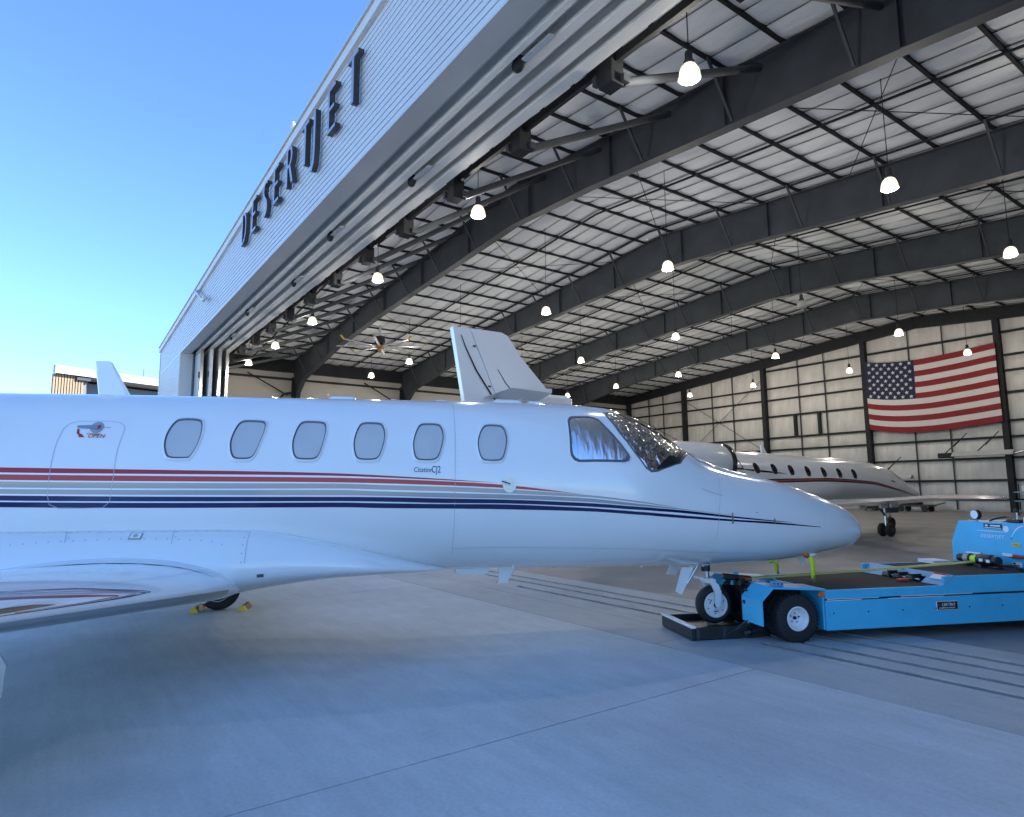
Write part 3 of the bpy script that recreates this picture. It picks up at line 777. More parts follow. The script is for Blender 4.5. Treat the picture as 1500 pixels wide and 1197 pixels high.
# ------------------------------------------------------------------ the light jet in front
K = 0.9564
TH = rad(25)
PF = Vector((math.sin(TH), math.cos(TH), 0)); PR = Vector((math.cos(TH), -math.sin(TH), 0))
N0 = Vector((-4.73, 6.15, 0)); CP = Vector((0, 0, CAM_H))
JO = Vector((-4.524, 5.882, 0.0654))
J = thing('light_jet', 'white light jet with red, grey and navy stripes, nose on the blue tug', 'jet', JO, PI/2-TH)
J.scale = (K, K, K)
CJ = [(-12.4, 2.0, 1.75, .10, 1.88), (-10.5, 2.33, 1.35, .45, 1.85), (-9, 2.43, 1.0, .70, 1.7), (-7.3, 2.448, .74, .81, 1.6), (-5.4, 2.449, .69, .82, 1.57), (-2.7, 2.442, .69, .82, 1.55), (-1.76, 2.428, .672, .81, 1.5), (-1.32, 2.396, .667, .795, 1.45), (-1.115, 2.343, .665, .785, 1.42), (-.935, 2.268, .664, .77, 1.38), (-.55, 2.035, .662, .725, 1.28), (-.292, 1.865, .661, .69, 1.22), (.122, 1.727, .664, .625, 1.15), (.657, 1.604, .68, .53, 1.08), (1.2, 1.437, .74, .40, 1.03), (1.52, 1.315, .785, .295, 1.01), (1.70, 1.215, .83, .21, 1.0), (1.80, 1.12, .895, .125, 1.0), (1.84, 1.04, .96, .05, 1.0), (1.845, 1.001, .999, .005, 1.0)]
LF = Loft(CJ)
sx = [-12.4+.25*i for i in range(32)]+[-4.4+.06*i for i in range(94)]+[1.24+.025*i for i in range(22)]+[1.795, 1.81, 1.825, 1.835, 1.841, 1.845]
sx = sorted(set(round(x, 4) for x in sx))
LF.body(sx, 72).build('fuselage', M_WHITE, J, True, 50)
# stripes (station, top angle, bottom angle)
ST = [
 ('stripe', M_RED, [(-9, 1.43, 1.478), (-6.78, 1.441, 1.486), (-5.4, 1.452, 1.488), (-4.6, 1.463, 1.492), (-4.05, 1.478, 1.501), (-3.67, 1.496, 1.514), (-3.04, 1.530, 1.540), (-2.6, 1.556, 1.557)]),
 ('stripe', M_RED2, [(-9, 1.50, 1.545), (-6.78, 1.503, 1.549), (-5.4, 1.506, 1.550), (-4.6, 1.511, 1.552), (-4.05, 1.518, 1.557), (-3.67, 1.527, 1.565), (-3.04, 1.549, 1.580), (-2.39, 1.578, 1.602), (-1.78, 1.618, 1.6185)]),
 ('stripe', M_GREY, [(-9, 1.56, 1.603), (-6.78, 1.561, 1.604), (-4.05, 1.566, 1.605), (-3.67, 1.578, 1.617), (-3.04, 1.592, 1.633), (-2.39, 1.613, 1.650), (-2.126, 1.6175, 1.6503), (-1.716, 1.6217, 1.6429), (-1.435, 1.6245, 1.6419), (-1.221, 1.6275, 1.6429), (-1.002, 1.6220, 1.6326), (-0.776, 1.6005, 1.6048)]),
 ('stripe', M_GREY, [(-9, 1.618, 1.657), (-6.78, 1.618, 1.657), (-4.05, 1.619, 1.667), (-3.67, 1.634, 1.674), (-3.04, 1.650, 1.694), (-2.39, 1.661, 1.703), (-2.125, 1.6600, 1.7001), (-1.716, 1.6573, 1.6941), (-1.436, 1.6581, 1.6909), (-1.222, 1.6586, 1.6865), (-1.003, 1.6449, 1.6651), (-0.815, 1.6189, 1.6316), (-0.699, 1.5992, 1.6081), (-0.504, 1.5693, 1.5742), (-0.303, 1.5434, 1.5480), (-0.105, 1.5254, 1.5284)]),
 ('stripe', M_NAVY, [(-9, 1.674, 1.717), (-6.78, 1.673, 1.717), (-4.05, 1.683, 1.724), (-3.67, 1.688, 1.732), (-3.04, 1.704, 1.750), (-2.39, 1.712, 1.753), (-2.125, 1.7116, 1.7518), (-1.715, 1.7076, 1.7472), (-1.435, 1.7016, 1.7402), (-1.221, 1.6946, 1.7323), (-1.002, 1.6731, 1.7106), (-0.815, 1.6404, 1.6778), (-0.700, 1.6171, 1.6541), (-0.505, 1.5820, 1.6162), (-0.304, 1.5567, 1.5830), (-0.107, 1.5383, 1.5629), (0.156, 1.5176, 1.5403), (0.419, 1.5017, 1.5180), (0.647, 1.4933, 1.4970)]),
 ('stripe', M_NAVY, [(-9, 1.731, 1.777), (-6.78, 1.731, 1.778), (-4.05, 1.738, 1.785), (-3.67, 1.747, 1.797), (-3.04, 1.760, 1.808), (-2.39, 1.762, 1.816), (-2.124, 1.7639, 1.8110), (-1.714, 1.7626, 1.8019), (-1.434, 1.7589, 1.7962), (-1.220, 1.7540, 1.7914), (-1.001, 1.7366, 1.7749), (-0.814, 1.7077, 1.7475), (-0.700, 1.6855, 1.7255), (-0.506, 1.6475, 1.6854), (-0.306, 1.6106, 1.6446), (-0.109, 1.5830, 1.6142), (0.154, 1.5532, 1.5824), (0.417, 1.5271, 1.5598), (0.738, 1.5172, 1.5406), (1.051, 1.5175, 1.5282)]),
]
for nm, m, pts in ST:
    for mir in (False, True):
        LF.band([(a, b) for a, b, c in pts], [(a, c) for a, b, c in pts], .0025, 90, mir).build(nm, m, J, True)
# white pinstripes between the bands
for (n1, m1, a), (n2, m2, b) in zip(ST[:-1], ST[1:]):
    fa = pchip([p[0] for p in a], [p[2] for p in a]); fb = pchip([p[0] for p in b], [p[1] for p in b])
    xe = min(a[-1][0], b[-1][0])-.02; X = [-9+(xe+9)*i/14 for i in range(15)]
    LF.band([(x, fa(x)+.001) for x in X], [(x, max(fa(x)+.002, fb(x)-.001)) for x in X], .0018, 80).build('pinstripe', M_PIN, J, True)
# cabin windows
W1 = [(-5.473, .873), (-5.302, .877), (-5.276, .946), (-5.268, 1.071), (-5.285, 1.209), (-5.331, 1.322), (-5.359, 1.332), (-5.503, 1.333), (-5.532, 1.288), (-5.555, 1.187), (-5.549, 1.061), (-5.513, .926)]
def win(poly): return poly
WS = [W1]
def octw(tl, tr, mr, br, bl, ml): # six-point outline with softened corners
    pts = [tl, tr, mr, br, bl, ml]; out = []
    n = len(pts)
    for i in range(n):
        p, c, q = pts[i-1], pts[i], pts[(i+1) % n]
        for f in ((.42,) if i in (2, 5) else (.24,)):
            a = (c[0]+(p[0]-c[0])*f, c[1]+(p[1]-c[1])*f); b = (c[0]+(q[0]-c[0])*f, c[1]+(q[1]-c[1])*f)
            m_ = ((a[0]+b[0]+2*c[0])/4, (a[1]+b[1]+2*c[1])/4)
            out += [a, m_, b]
    return out
def chaik(p, n=2):
    for _ in range(n): p = [q for i in range(len(p)) for q in ((p[i][0]*.75+p[(i+1) % len(p)][0]*.25, p[i][1]*.75+p[(i+1) % len(p)][1]*.25), (p[i][0]*.25+p[(i+1) % len(p)][0]*.75, p[i][1]*.25+p[(i+1) % len(p)][1]*.75))]
    return p
WS.append(octw((-4.955, .885), (-4.738, .893), (-4.729, 1.03), (-4.806, 1.336), (-4.976, 1.336), (-5.022, 1.16)))
WS.append(octw((-4.424, .885), (-4.210, .893), (-4.186, 1.03), (-4.246, 1.338), (-4.446, 1.336), (-4.488, 1.16)))
WS.append(octw((-3.882, .893), (-3.686, .896), (-3.642, 1.07), (-3.706, 1.338), (-3.906, 1.338), (-3.945, 1.15)))
WS.append(octw((-3.326, .893), (-3.135, .899), (-3.093, 1.065), (-3.163, 1.338), (-3.368, 1.338), (-3.399, 1.14)))
WS.append(octw((-2.705, .896), (-2.520, .899), (-2.481, 1.085), (-2.545, 1.336), (-2.746, 1.338), (-2.790, 1.13)))
for poly in WS:
    poly = chaik(poly)
    w_ = LF.ring(poly, 1.17, 1.04, .0005, .013, omid=.010, sub=1).build('window_frame', M_LIP, J, True)
    LF.ring(poly, 1.045, .955, .0128, .0018, omid=.008, sub=1).build('gasket', M_GASKET, w_, True)
    LF.patch(poly, .0016, 5, 1).build('pane', M_SHADE, w_, True)
# cockpit side window
CW = [(-1.80, .705), (-1.775, .683), (-1.60, .655), (-1.545, .665), (-1.496, .699), (-1.456, .794), (-1.262, 1.15), (-1.252, 1.185), (-1.270, 1.229), (-1.320, 1.253), (-1.780, 1.302), (-1.825, 1.285), (-1.852, 1.24), (-1.856, 1.19), (-1.826, .76)]
w_ = LF.ring(CW, 1.10, 1.03, .0005, .006, sub=3).build('cockpit_window_frame', M_LIP, J, True)
LF.ring(CW, 1.04, .94, .0065, .002, sub=3, omid=.006).build('gasket', M_GASKET, w_, True)
LF.patch(CW, .0016, 8, 3).build('pane', M_FOILSIDE, w_, True)
# windscreens
WR = [(-1.382, .49), (-1.263, .418), (-1.15, .10), (-1.10, .05), (-.75, .05), (-.385, .05), (-.40, .25), (-.50, .66), (-.655, .985), (-.80, 1.13), (-.943, 1.25), (-1.019, 1.285), (-1.075, 1.26), (-1.173, 1.115), (-1.296, .878), (-1.36, .64)]
for mir in (False, True):
    w_ = LF.ring(WR, 1.035, .985, .001, .004, omid=.006, sub=4, mirror=mir).build('windscreen_frame', M_GASKET, J, True)
    LF.patch(WR, .003, 12, 4, mirror=mir).build('windscreen', M_FOILWS, w_, True)
    LF.patch([(-1.24, .40), (-1.13, .07), (-.45, .07), (-.50, .32), (-.66, .50), (-.90, .54), (-1.10, .50)], .0055, 8, 3, mir).build('bare_glass_reflection', M_JETGLASS, w_, True)  # glass without foil, coloured dark for the dim ceiling it reflects
    BT = [(-.39, .30), (-.50, .66), (-.655, .985), (-.80, 1.13), (-.93, 1.24), (-.88, 1.16), (-.79, 1.0), (-.70, .80), (-.55, .5), (-.47, .30)]
    LF.band([(-.95, 1.225), (-.86, 1.10), (-.77, .97), (-.70, .92), (-.655, .93)], [(-.95, 1.245), (-.86, 1.19), (-.77, 1.105), (-.70, 1.035), (-.655, .985)], .0075, 12, mir).build('defog_cover', M_BLK, w_, True)
    LF.patch([(-.62, .88), (-.72, .96), (-.80, 1.10), (-.655, .975), (-.45, .50), (-.41, .30), (-.47, .42)], .0072, 4, 3, mir).build('wiper_cowl', M_BLK, w_, True)
MB().grid(lambda u, v: LF.p(-.42+.32*u, -.06+.42*v+.10, .004+.022*math.sin(PI*v)*math.sin(PI*min(1, u*1.1)) if u < .95 else .001), 8, 8).build('cowl_fairing', M_WHITE, J, True)
# seams: doors, nose cap, frames
def seam(pts, n=8, wd=.0045, m=M_SEAM): return LF.line(dens(pts, n), wd, .0028).build('panel_seam', m, J)
DOOR = [(-6.419, 1.415), (-6.412, 1.2), (-6.393, 1.027), (-6.36, .96), (-6.296, .921), (-6.032, .914), (-5.96, .93), (-5.92, .97), (-5.903, 1.023), (-5.923, 1.243), (-5.928, 1.526), (-5.946, 1.723), (-6.001, 1.778), (-6.338, 1.785), (-6.41, 1.75), (-6.425, 1.662), (-6.419, 1.415)]
d_ = seam(DOOR, 6); d_.name = 'cabin_door_seam'
seam([(-2.985, .02), (-2.985, .6), (-3.0, 1.5), (-3.005, 2.4)], 14, .004)
seam([(1.20, .02), (1.182, .816), (1.104, 1.509), (1.065, 2.232), (1.05, 3.1)], 14, .006, M_LIP)
seam([(-.15, .02), (-.178, .868), (-.277, 1.52), (-.3, 2.0)], 12, .0035)
seam([(-3.0, 2.32), (-1.0, 2.31), (.3, 2.30)], 20, .0035)
seam([(-.45, 1.25), (-.2, 1.24)], 4, .006)
for x in (-.113, .417): LF.line(dens([(x, 1.49+.02*(x > 0)*-1), (x-.005, 1.66 if x < 0 else 1.56)], 6), .016, .006).build('door_latch', M_STEELB, J)
LF.patch([(.19, 1.40), (.205, 1.40), (.205, 1.42), (.19, 1.42)], .003, 2, 1).build('drain_port', M_GASKET, J)
hr = MB()
def hull_rivets(pts, step):
    P = [(Vector(LF.p(a, b, .0022)), a, b) for a, b in dens(pts, 40)]; acc = 0
    for (p, a, b), (q, a2, b2) in zip(P[:-1], P[1:]):
        L_ = (q-p).length
        while acc < L_:
            c = p+(q-p)*acc/L_; n_ = (Vector(LF.p(a, b, .05))-Vector(LF.p(a, b))).normalized(); e1 = (q-p).normalized(); e2 = n_.cross(e1)
            hr.add([c+(e1*math.cos(t)+e2*math.sin(t))*.0032 for t in [k*PI/3 for k in range(6)]], [tuple(range(6))]); acc += step
        acc -= L_
for x in (-3.02, -2.95): hull_rivets([(x, .3), (x-.02, 1.5), (x-.025, 2.3)], .055)
for x in (1.15, 1.22): hull_rivets([(x, .2), (x-.02, .8), (x-.10, 1.5), (x-.14, 2.2)], .05)
hull_rivets([(-2.9, 2.34), (-1.0, 2.33), (.25, 2.32)], .06); hull_rivets([(-6.9, .62), (-3.1, .62)], .08)
hull_rivets([(-.19, .3), (-.21, .868), (-.31, 1.52)], .05)
kind(hr.build('hull_rivets', M_SEAM, J), 'stuff')
# door handle, arrow and lettering
hp = LF.p(-6.13, 1.0, .004)
LF.patch([(-6.13+.055*math.cos(a), 1.0+.075*math.sin(a)) for a in [2*PI*k/14 for k in range(14)]], .003, 2, 1).build('handle_recess', M_GREY, J)
LF.band([(-6.285, .985), (-6.10, .972)], [(-6.285, 1.012), (-6.10, 1.028)], .010, 6).build('door_handle', M_ALU, J)
LF.patch([(-6.125, .985), (-6.105, .975), (-6.10, 1.01), (-6.125, 1.02)], .012, 2, 1).build('handle_mark', M_REDP, J)
LF.patch([(-6.283, 1.025), (-6.268, 1.02), (-6.262, 1.075), (-6.235, 1.105), (-6.235, 1.085), (-6.205, 1.125), (-6.255, 1.122), (-6.25, 1.112), (-6.278, 1.075)], .003, 2, 1).build('arrow_mark', M_REDP, J)
def hull_text(txt, s_, ph, size, m, name, **k):
    p = Vector(LF.p(s_, ph, .004)); q = Vector(LF.p(s_+.2, ph, .004)); u = Vector(LF.p(s_, ph-.05, .004))
    ex = (q-p).normalized(); ez = (u-p); ez = (ez-ex*ez.dot(ex)).normalized(); en = ex.cross(ez)
    me = text_mesh(txt, size, 0.0008, **k); me.materials.clear(); me.materials.append(m)
    o = link(name, me, J); o.matrix_local = Matrix(((ex.x, ez.x, en.x, p.x), (ex.y, ez.y, en.y, p.y), (ex.z, ez.z, en.z, p.z), (0, 0, 0, 1)))
    return o
hull_text('OPEN', -6.185, 1.128, .052, M_REDP, 'open_lettering', shear=.2)
hull_text('PUSH BUTTON', -6.195, 1.09, .016, M_REDP, 'small_lettering')
o = hull_text('Citation', -3.385, 1.462, .066, M_NAVY, 'model_lettering'); o.scale = (.82, 1, 1)
o = hull_text('CJ2', -3.222, 1.468, .088, M_NAVY, 'model_lettering'); o.scale = (.68, 1.05, 1)
LF.line(dens([(-6.085, 1.0), (-6.02, 1.0)], 3), .006, .004).build('latch_mark', M_GREY, J)
# angle of attack vane on its round plate
gp = [(-2.485+.066*math.cos(a), 1.563+.078*math.sin(a)) for a in [2*PI*k/20 for k in range(20)]]
v_ = LF.patch(gp, .008, 3, 1).build('vane_plate', M_CREAM, J, True)
LF.ring(gp, .72, .50, .0095, .0095, sub=1).build('plate_ring', M_LIP, v_)
c0 = Vector(LF.p(-2.485, 1.563, .012)); c1 = Vector(LF.p(-2.56, 1.54, .03))
MB().tube([c0, c0+Vector((0, -.03, 0)), c1], .006, 6).build('vane', M_BLK, v_)
# belly fairing
FA = [(-8.9, 1.05, .74, .62, .95), (-8.0, 1.18, .62, .92, .9), (-6.8, 1.185, .53, 1.0, .84), (-5.2, 1.175, .535, 1.0, .82), (-4.75, 1.16, .60, .985, .83), (-4.4, 1.10, .648, .95, .84), (-4.0, 1.00, .685, .885, .82), (-3.6, .89, .70, .76, .79), (-3.25, .79, .708, .55, .75), (-3.05, .74, .715, .33, .728)]
ft, fb, fw_, fz = [pchip([a[0] for a in FA], [a[k] for a in FA]) for k in (1, 2, 3, 4)]
def fair(x, t):
    # t 0..1 from the upper edge down to the keel
    zt_, zb_, w0, zc_ = ft(x), fb(x), fw_(x), fz(x)
    ye = -LF.q(x, LF.phi_z(x, zt_))[1]+.012
    if t < .45:
        a = t/.45*PI/2; s_ = math.sin(a)
        return (x, -(ye+(w0-ye)*s_**1.1), zc_+(zt_-zc_)*math.cos(a)**.9)
    a = (t-.45)/.55*PI/2
    return (x, -w0*math.cos(a)**.75, zc_-(zc_-zb_)*math.sin(a)**.85)
bf = MB()
bf.grid(lambda u, v: fair(-8.9+5.85*u, v), 64, 22)
bf.grid(lambda u, v: (lambda p: (p[0], -p[1], p[2]))(fair(-8.9+5.85*u, v)), 64, 22)
# upper lip back to the hull
bf.grid(lambda u, v: (lambda x: (lambda a: (x, a[1]+.03*v, a[2]+.004*v))(fair(x, 0)))(-8.9+5.85*u), 64, 1)
bf.build('belly_fairing', M_WHITE, J, True, 60)
def fl_(pts, wd=.0045):
    P = []
    for (x0, t0), (x1, t1) in zip(pts[:-1], pts[1:]): P += [(x0+(x1-x0)*k/10, t0+(t1-t0)*k/10) for k in range(10)]
    P.append(pts[-1]); vs = []; C_ = []
    for x, t in P:
        a = Vector(fair(x, t)); n_ = (Vector(fair(x+.01, t))-Vector(fair(x-.01, t))).cross(Vector(fair(x, t+.01))-Vector(fair(x, max(0, t-.01)))); n_.normalize()
        if n_.y > 0: n_ = -n_
        C_.append((a+n_*.003, n_))
    for i, (p, n_) in enumerate(C_):
        d = (C_[min(i+1, len(C_)-1)][0]-C_[max(i-1, 0)][0]).normalized(); t_ = d.cross(n_).normalized()*wd/2; vs += [p-t_, p+t_]
    return MB().add(vs, [(2*i, 2*i+1, 2*i+3, 2*i+2) for i in range(len(C_)-1)]), C_
for pts in ([(-6.85, .07), (-4.8, .07)], [(-4.8, .07), (-4.8, .40)], [(-5.42, .07), (-5.40, .24)], [(-6.25, .07), (-6.22, .22)]):
    mb, C_ = fl_(pts); mb.build('panel_seam', M_SEAM, J)
rv = MB()
def rivets(pts, step):
    _, C_ = fl_(pts); acc = 0
    for (p, n_), (q, _n) in zip(C_[:-1], C_[1:]):
        L_ = (q-p).length
        while acc < L_:
            c = p+(q-p)*acc/L_; e1 = (q-p).normalized(); e2 = n_.cross(e1)
            rv.add([c+n_*.002+(e1*math.cos(a)+e2*math.sin(a))*.0065 for a in [k*PI/3 for k in range(6)]], [tuple(range(6))]); acc += step
        acc -= L_
rivets([(-6.85, .09), (-4.82, .09)], .085); rivets([(-4.83, .1), (-4.83, .42)], .075); rivets([(-5.39, .09), (-5.38, .22)], .075); rivets([(-6.22, .09), (-6.2, .2)], .075)
rivets([(-6.7, .245), (-6.4, .215), (-5.9, .19), (-5.5, .19), (-5.1, .22), (-4.95, .27)], .09)
kind(rv.build('rivets', M_SEAM, J), 'stuff')
mb, C_ = fl_([(-5.75, .155), (-5.65, .155)], .078); mb.build('fuel_cap_rim', M_GREY, J)
mb, C_ = fl_([(-5.74, .155), (-5.66, .155)], .060); mb.v = [tuple(Vector(v)+C_[5][1]*.003) for v in mb.v]; mb.build('fuel_cap_plate', M_CREAM, J)
c_ = C_[5][0]+C_[5][1]*.006; e1 = Vector((1, 0, 0)); e2 = C_[5][1].cross(e1).normalized(); e1 = e2.cross(C_[5][1]).normalized()
MB().add([c_+(e1*math.cos(a)+e2*math.sin(a))*.019 for a in [k*PI/8 for k in range(16)]], [tuple(range(16))]).build('fuel_cap', M_SEAM, J)
mb, C_ = fl_([(-4.70, .50), (-4.645, .50)], .03); mb.build('marker_light', M_GASKET, J)
# wings
def wing(off, c, up=1):
    u = (off-.95)/6.65; ch = 2.65-1.45*u; t = .135-.03*u
    yt = 5*t*(.2969*math.sqrt(c)-.126*c-.3516*c*c+.2843*c**3-.1036*c**4); cam_ = 4*.022*c*(1-c)
    return (-4.88-.147*(off-.95)-c*ch, -off, .70+.0927*(off-.95)+ch*(cam_+up*yt))
CS = [0, .002, .006, .012, .02, .035, .06, .1, .16, .24, .34, .46, .6, .75, .88, 1.0]
def mirr(p, s): return (p[0], p[1]*s, p[2])
for s in (1, -1):
    OF = [.80, .95, 1.2]+[1.5+.36*i for i in range(17)]+[7.4, 7.55, 7.6]
    mb = MB(); loop = [(c, 1) for c in CS[::-1]]+[(c, -1) for c in CS[1:-1]]; n = len(loop)
    vs = []
    for o in OF:
        f = 1 if o < 7.39 else (.8 if o < 7.5 else (.45 if o < 7.58 else .12))
        for c, up in loop:
            a = wing(o, c, up); b = wing(o, c, 1); b2 = wing(o, c, -1); zm = (b[2]+b2[2])/2
            vs.append(mirr((a[0], a[1], zm+(a[2]-zm)*f), s))
    fs = [(i*n+k, i*n+(k+1) % n, (i+1)*n+(k+1) % n, (i+1)*n+k) for i in range(len(OF)-1) for k in range(n)]
    fs += [tuple(range(n)), tuple(range((len(OF)-1)*n, len(OF)*n))]
    mb.add(vs, fs); wg = mb.build('wing', M_WHITE, J, True, 40)
    le = [(.045, -1), (.03, -1), (.02, -1), (.012, -1), (.006, -1), (.003, -1), (.0012, -1)]
    OL = [1.05+.3*i for i in range(21)]
    def lep(u, v):
        o = 1.05+6.2*u; k = v*(len(le)-1); i = min(int(k), len(le)-2); f = k-i
        c = le[i][0]*le[i][1]+(le[i+1][0]*le[i+1][1]-le[i][0]*le[i][1])*f
        a = Vector(wing(o, abs(c), 1 if c >= 0 else -1)); cc = Vector(wing(o, .3, 1))*.5+Vector(wing(o, .3, -1))*.5
        return mirr(tuple(a+(a-cc).normalized()*.003), s)
    MB().grid(lep, 30, 14).build('leading_edge', M_ALU, wg, True)
    def wstrip(pts, m, nm='wing_stripe_or_reflection'):
        vs = []; P = [(a[0]+(b[0]-a[0])*k/6, a[1]+(b[1]-a[1])*k/6, a[2]+(b[2]-a[2])*k/6) for a, b in zip(pts[:-1], pts[1:]) for k in range(6)]+[pts[-1]]
        for o, c0, c1 in P:
            for c in (c0, (c0+c1)/2, c1):
                a = wing(o, c, 1); vs.append(mirr((a[0], a[1], a[2]+.003), s))
        MB().add(vs, [(3*i+j, 3*i+j+1, 3*i+j+4, 3*i+j+3) for i in range(len(P)-1) for j in range(2)]).build(nm, m, wg, True)
    wstrip([(2.28, .0082, .0098), (2.63, .029, .034), (2.85, .052, .058), (3.4, .083, .092), (4.2, .12, .13)], M_NAVY)
    wstrip([(2.34, .0065, .0082), (2.63, .0245, .027), (2.9, .040, .044), (3.4, .068, .073), (4.2, .10, .106)], M_NAVY)
    wstrip([(2.28, .0072, .0082), (2.53, .0035, .0055), (2.76, .0024, .0036), (3.23, .0016, .0024), (3.6, .0013, .002)], M_NAVY)
    wstrip([(2.44, .0085, .0115), (2.65, .018, .022), (2.95, .032, .036), (3.4, .060, .064), (4.2, .088, .094)], M_GREY)
    wstrip([(2.46, .007, .0085), (2.65, .0045, .0062), (2.95, .0034, .0044), (3.4, .0026, .0032)], M_GREY)
    wstrip([(2.64, .0085, .0105), (2.77, .012, .0165), (3.04, .022, .031), (3.45, .045, .055), (4.2, .07, .08)], M_RED)
    wstrip([(2.64, .0075, .0088), (2.96, .0038, .0048), (3.22, .003, .0038), (3.5, .0022, .003)], M_RED2)
    wstrip([(3.20, .0075, .0080), (3.34, .0060, .0135), (3.48, .0045, .0145), (3.7, .003, .012), (4.2, .002, .009)], M_BLK)  # dark tapered reflection painted onto the wing, no part of the livery
    wstrip([(1.0, .083, .0845), (1.81, .066, .0672), (2.9, .062, .0632)], M_SEAM, 'wing_seam')
    wstrip([(1.06, .03, .085), (1.065, .03, .085)], M_SEAM, 'wing_seam')
    wstrip([(1.15, .028, .031), (1.16, .028, .083)], M_SEAM, 'wing_seam')
    # root fillet between wing and fairing
    def fil(u, v):
        c = u; a = Vector(wing(1.18, c, 1)); b = Vector(wing(.92, c, 1)); b.z += .05+.02*math.sin(PI*c)
        return mirr(tuple(a.lerp(b, v)+Vector((0, 0, -.028*math.sin(PI*v)+.0025))), s)
    MB().grid(fil, 30, 6).build('wing_fillet', M_WHITE, J, True)
    # engine nacelle, out of frame but standing where it stands
    en = MB().lathe([(.26, .0), (.30, .04), (.34, .25), (.36, .8), (.34, 1.4), (.26, 1.9), (.2, 2.0)], (0, 0, 0), 'x', 28, True).build('engine', M_WHITE, J, True, 50, (-9.9, -1.32*s, 2.05))
    MB().bbox((-9.6, -.6*s, 1.98), (-8.2, -1.05*s, 2.14), .03).build('engine_pylon', M_WHITE, J)
    # tail plane
    MB().prism([(-13.6, 0, 4.3), (-12.6, 0, 4.3), (-13.1, -2.6*s, 4.42), (-13.75, -2.6*s, 4.42)], (0, 0, .09)).build('tailplane', M_WHITE, J)
    # main gear
    gx, gy = (-6.12 if s > 0 else -5.85), -2.60*s
    g = link('main_gear', None, J, (gx, gy, -.068))
    MB().lathe([(.10, -.085), (.22, -.09), (.262, -.06), (.27, 0), (.262, .06), (.22, .09), (.10, .085)], (0, 0, .27), 'y', 28, True).build('tyre', M_RUBBER, g, True, 50)
    MB().lathe([(.03, -.095), (.14, -.075), (.155, -.095), (.155, .095), (.14, .075), (.03, .095)], (0, 0, .27), 'y', 24, True).build('rim', M_RIM, g, True, 40)
    MB().tube([(.0, .02*s, .27), (.12, .1*s, .5), (.05, .1*s, .95)], .04, 8).build('strut', M_STEELB, g, True, 40)
    MB().prism([(-.35, .60*s, .24), (-.02, .60*s, .18), (.08, .60*s, .26), (.09, .60*s, .46), (.04, .60*s, .54), (-.35, .60*s, .86)], (0, .02*s, 0)).build('gear_door', M_WHITE, g)
MB().prism([(-14.0, -.06, 4.35), (-13.0, -.06, 4.35), (-10.2, -.06, 2.3), (-12.2, -.06, 2.0)], (0, .12, 0)).build('tail_fin', M_WHITE, J)
# antennas and belly blades
def blade(pts, th, m=M_WHITE, nm='antenna'):
    mb = MB(); cx_ = sum(p[0] for p in pts)/len(pts)
    n = len(pts); vs = []
    for f, y in ((.86, -th/2), (1, -th/6), (1, th/6), (.86, th/2)): vs += [(cx_+(p[0]-cx_)*f, y, p[1]) for p in pts]
    fs = [tuple(range(n-1, -1, -1)), tuple(range(3*n, 4*n))]+[(r*n+i, r*n+(i+1) % n, (r+1)*n+(i+1) % n, (r+1)*n+i) for r in range(3) for i in range(n)]
    mb.add(vs, fs).build(nm, m, J)
blade([(-6.42, 2.42), (-6.12, 2.42), (-6.323, 2.775), (-6.345, 2.79), (-6.465, 2.79), (-6.478, 2.77)], .04)
def bump(x0, x1, h, wd):
    MB().grid(lambda u, v: (x0+(x1-x0)*u, wd*math.cos(PI*v), 2.43+(h+.02)*math.sin(PI*v)*min(1, 6*u, 6*(1-u))**.5), 12, 10).build('antenna', M_WHITE, J, True)
bump(-4.26, -3.95, .035, .10); bump(-3.15, -3.0, .012, .08); bump(-2.54, -2.20, .03, .11); bump(-2.14, -1.95, .018, .08); bump(-3.62, -3.54, .012, .05)
MB().prism([(-2.925, -.10, .70), (-2.56, -.10, .70), (-2.60, -.10, .63), (-2.92, -.10, .635)], (0, .2, 0)).build('antenna', M_WHITE, J)
blade([(-2.46, .70), (-2.26, .70), (-2.36, .545), (-2.35, .53), (-2.47, .53), (-2.465, .54)], .03)
blade([(-2.49, .538), (-2.34, .538), (-2.34, .528), (-2.49, .528)], .09)
MB().tube([(-2.36, -.3, .70), (-2.36, -.32, .78)], .008, 6).build('antenna', M_WHITE, J)
blade([(-.90, .67), (-.84, .67), (-.865, .635)], .04)
blade([(1.03, .75), (1.17, .78), (1.12, .60), (1.08, .595)], .03)
blade([(.60, .69), (.72, .695), (.66, .67)], .03)
# nose gear
g = link('nose_gear', None, J, (-.03, 0, 0))
TY = [(.137, -.050), (.15, -.062), (.19, -.058), (.203, -.03), (.205, 0), (.203, .03), (.19, .058), (.15, .062), (.137, .050)]
t_ = MB().lathe(TY, (0, 0, .217), 'y', 36).build('tyre', M_RUBBER, g, True, 60)
rm = MB().lathe([(.139, -.052), (.139, -.064), (.134, -.068), (.124, -.066), (.116, -.056), (.085, -.052), (.05, -.056), (.03, -.060), (.001, -.060)], (0, 0, .217), 'y', 40)
rm.lathe([(.135, .058), (.130, .066), (.10, .05), (.03, .06), (.001, .06)], (0, 0, .217), 'y', 32)
rim = rm.build('rim', M_RIM, g, True, 35)
for k in range(6):
    a = 2*PI*k/6+.4; c = (.10*math.cos(a), -.0545, .217+.095*math.sin(a))
    MB().lathe([(.001, 0), (.008, 0), (.008, -.004), (.001, -.004)], c, 'y', 8).build('bolt', M_GASKET, rim)
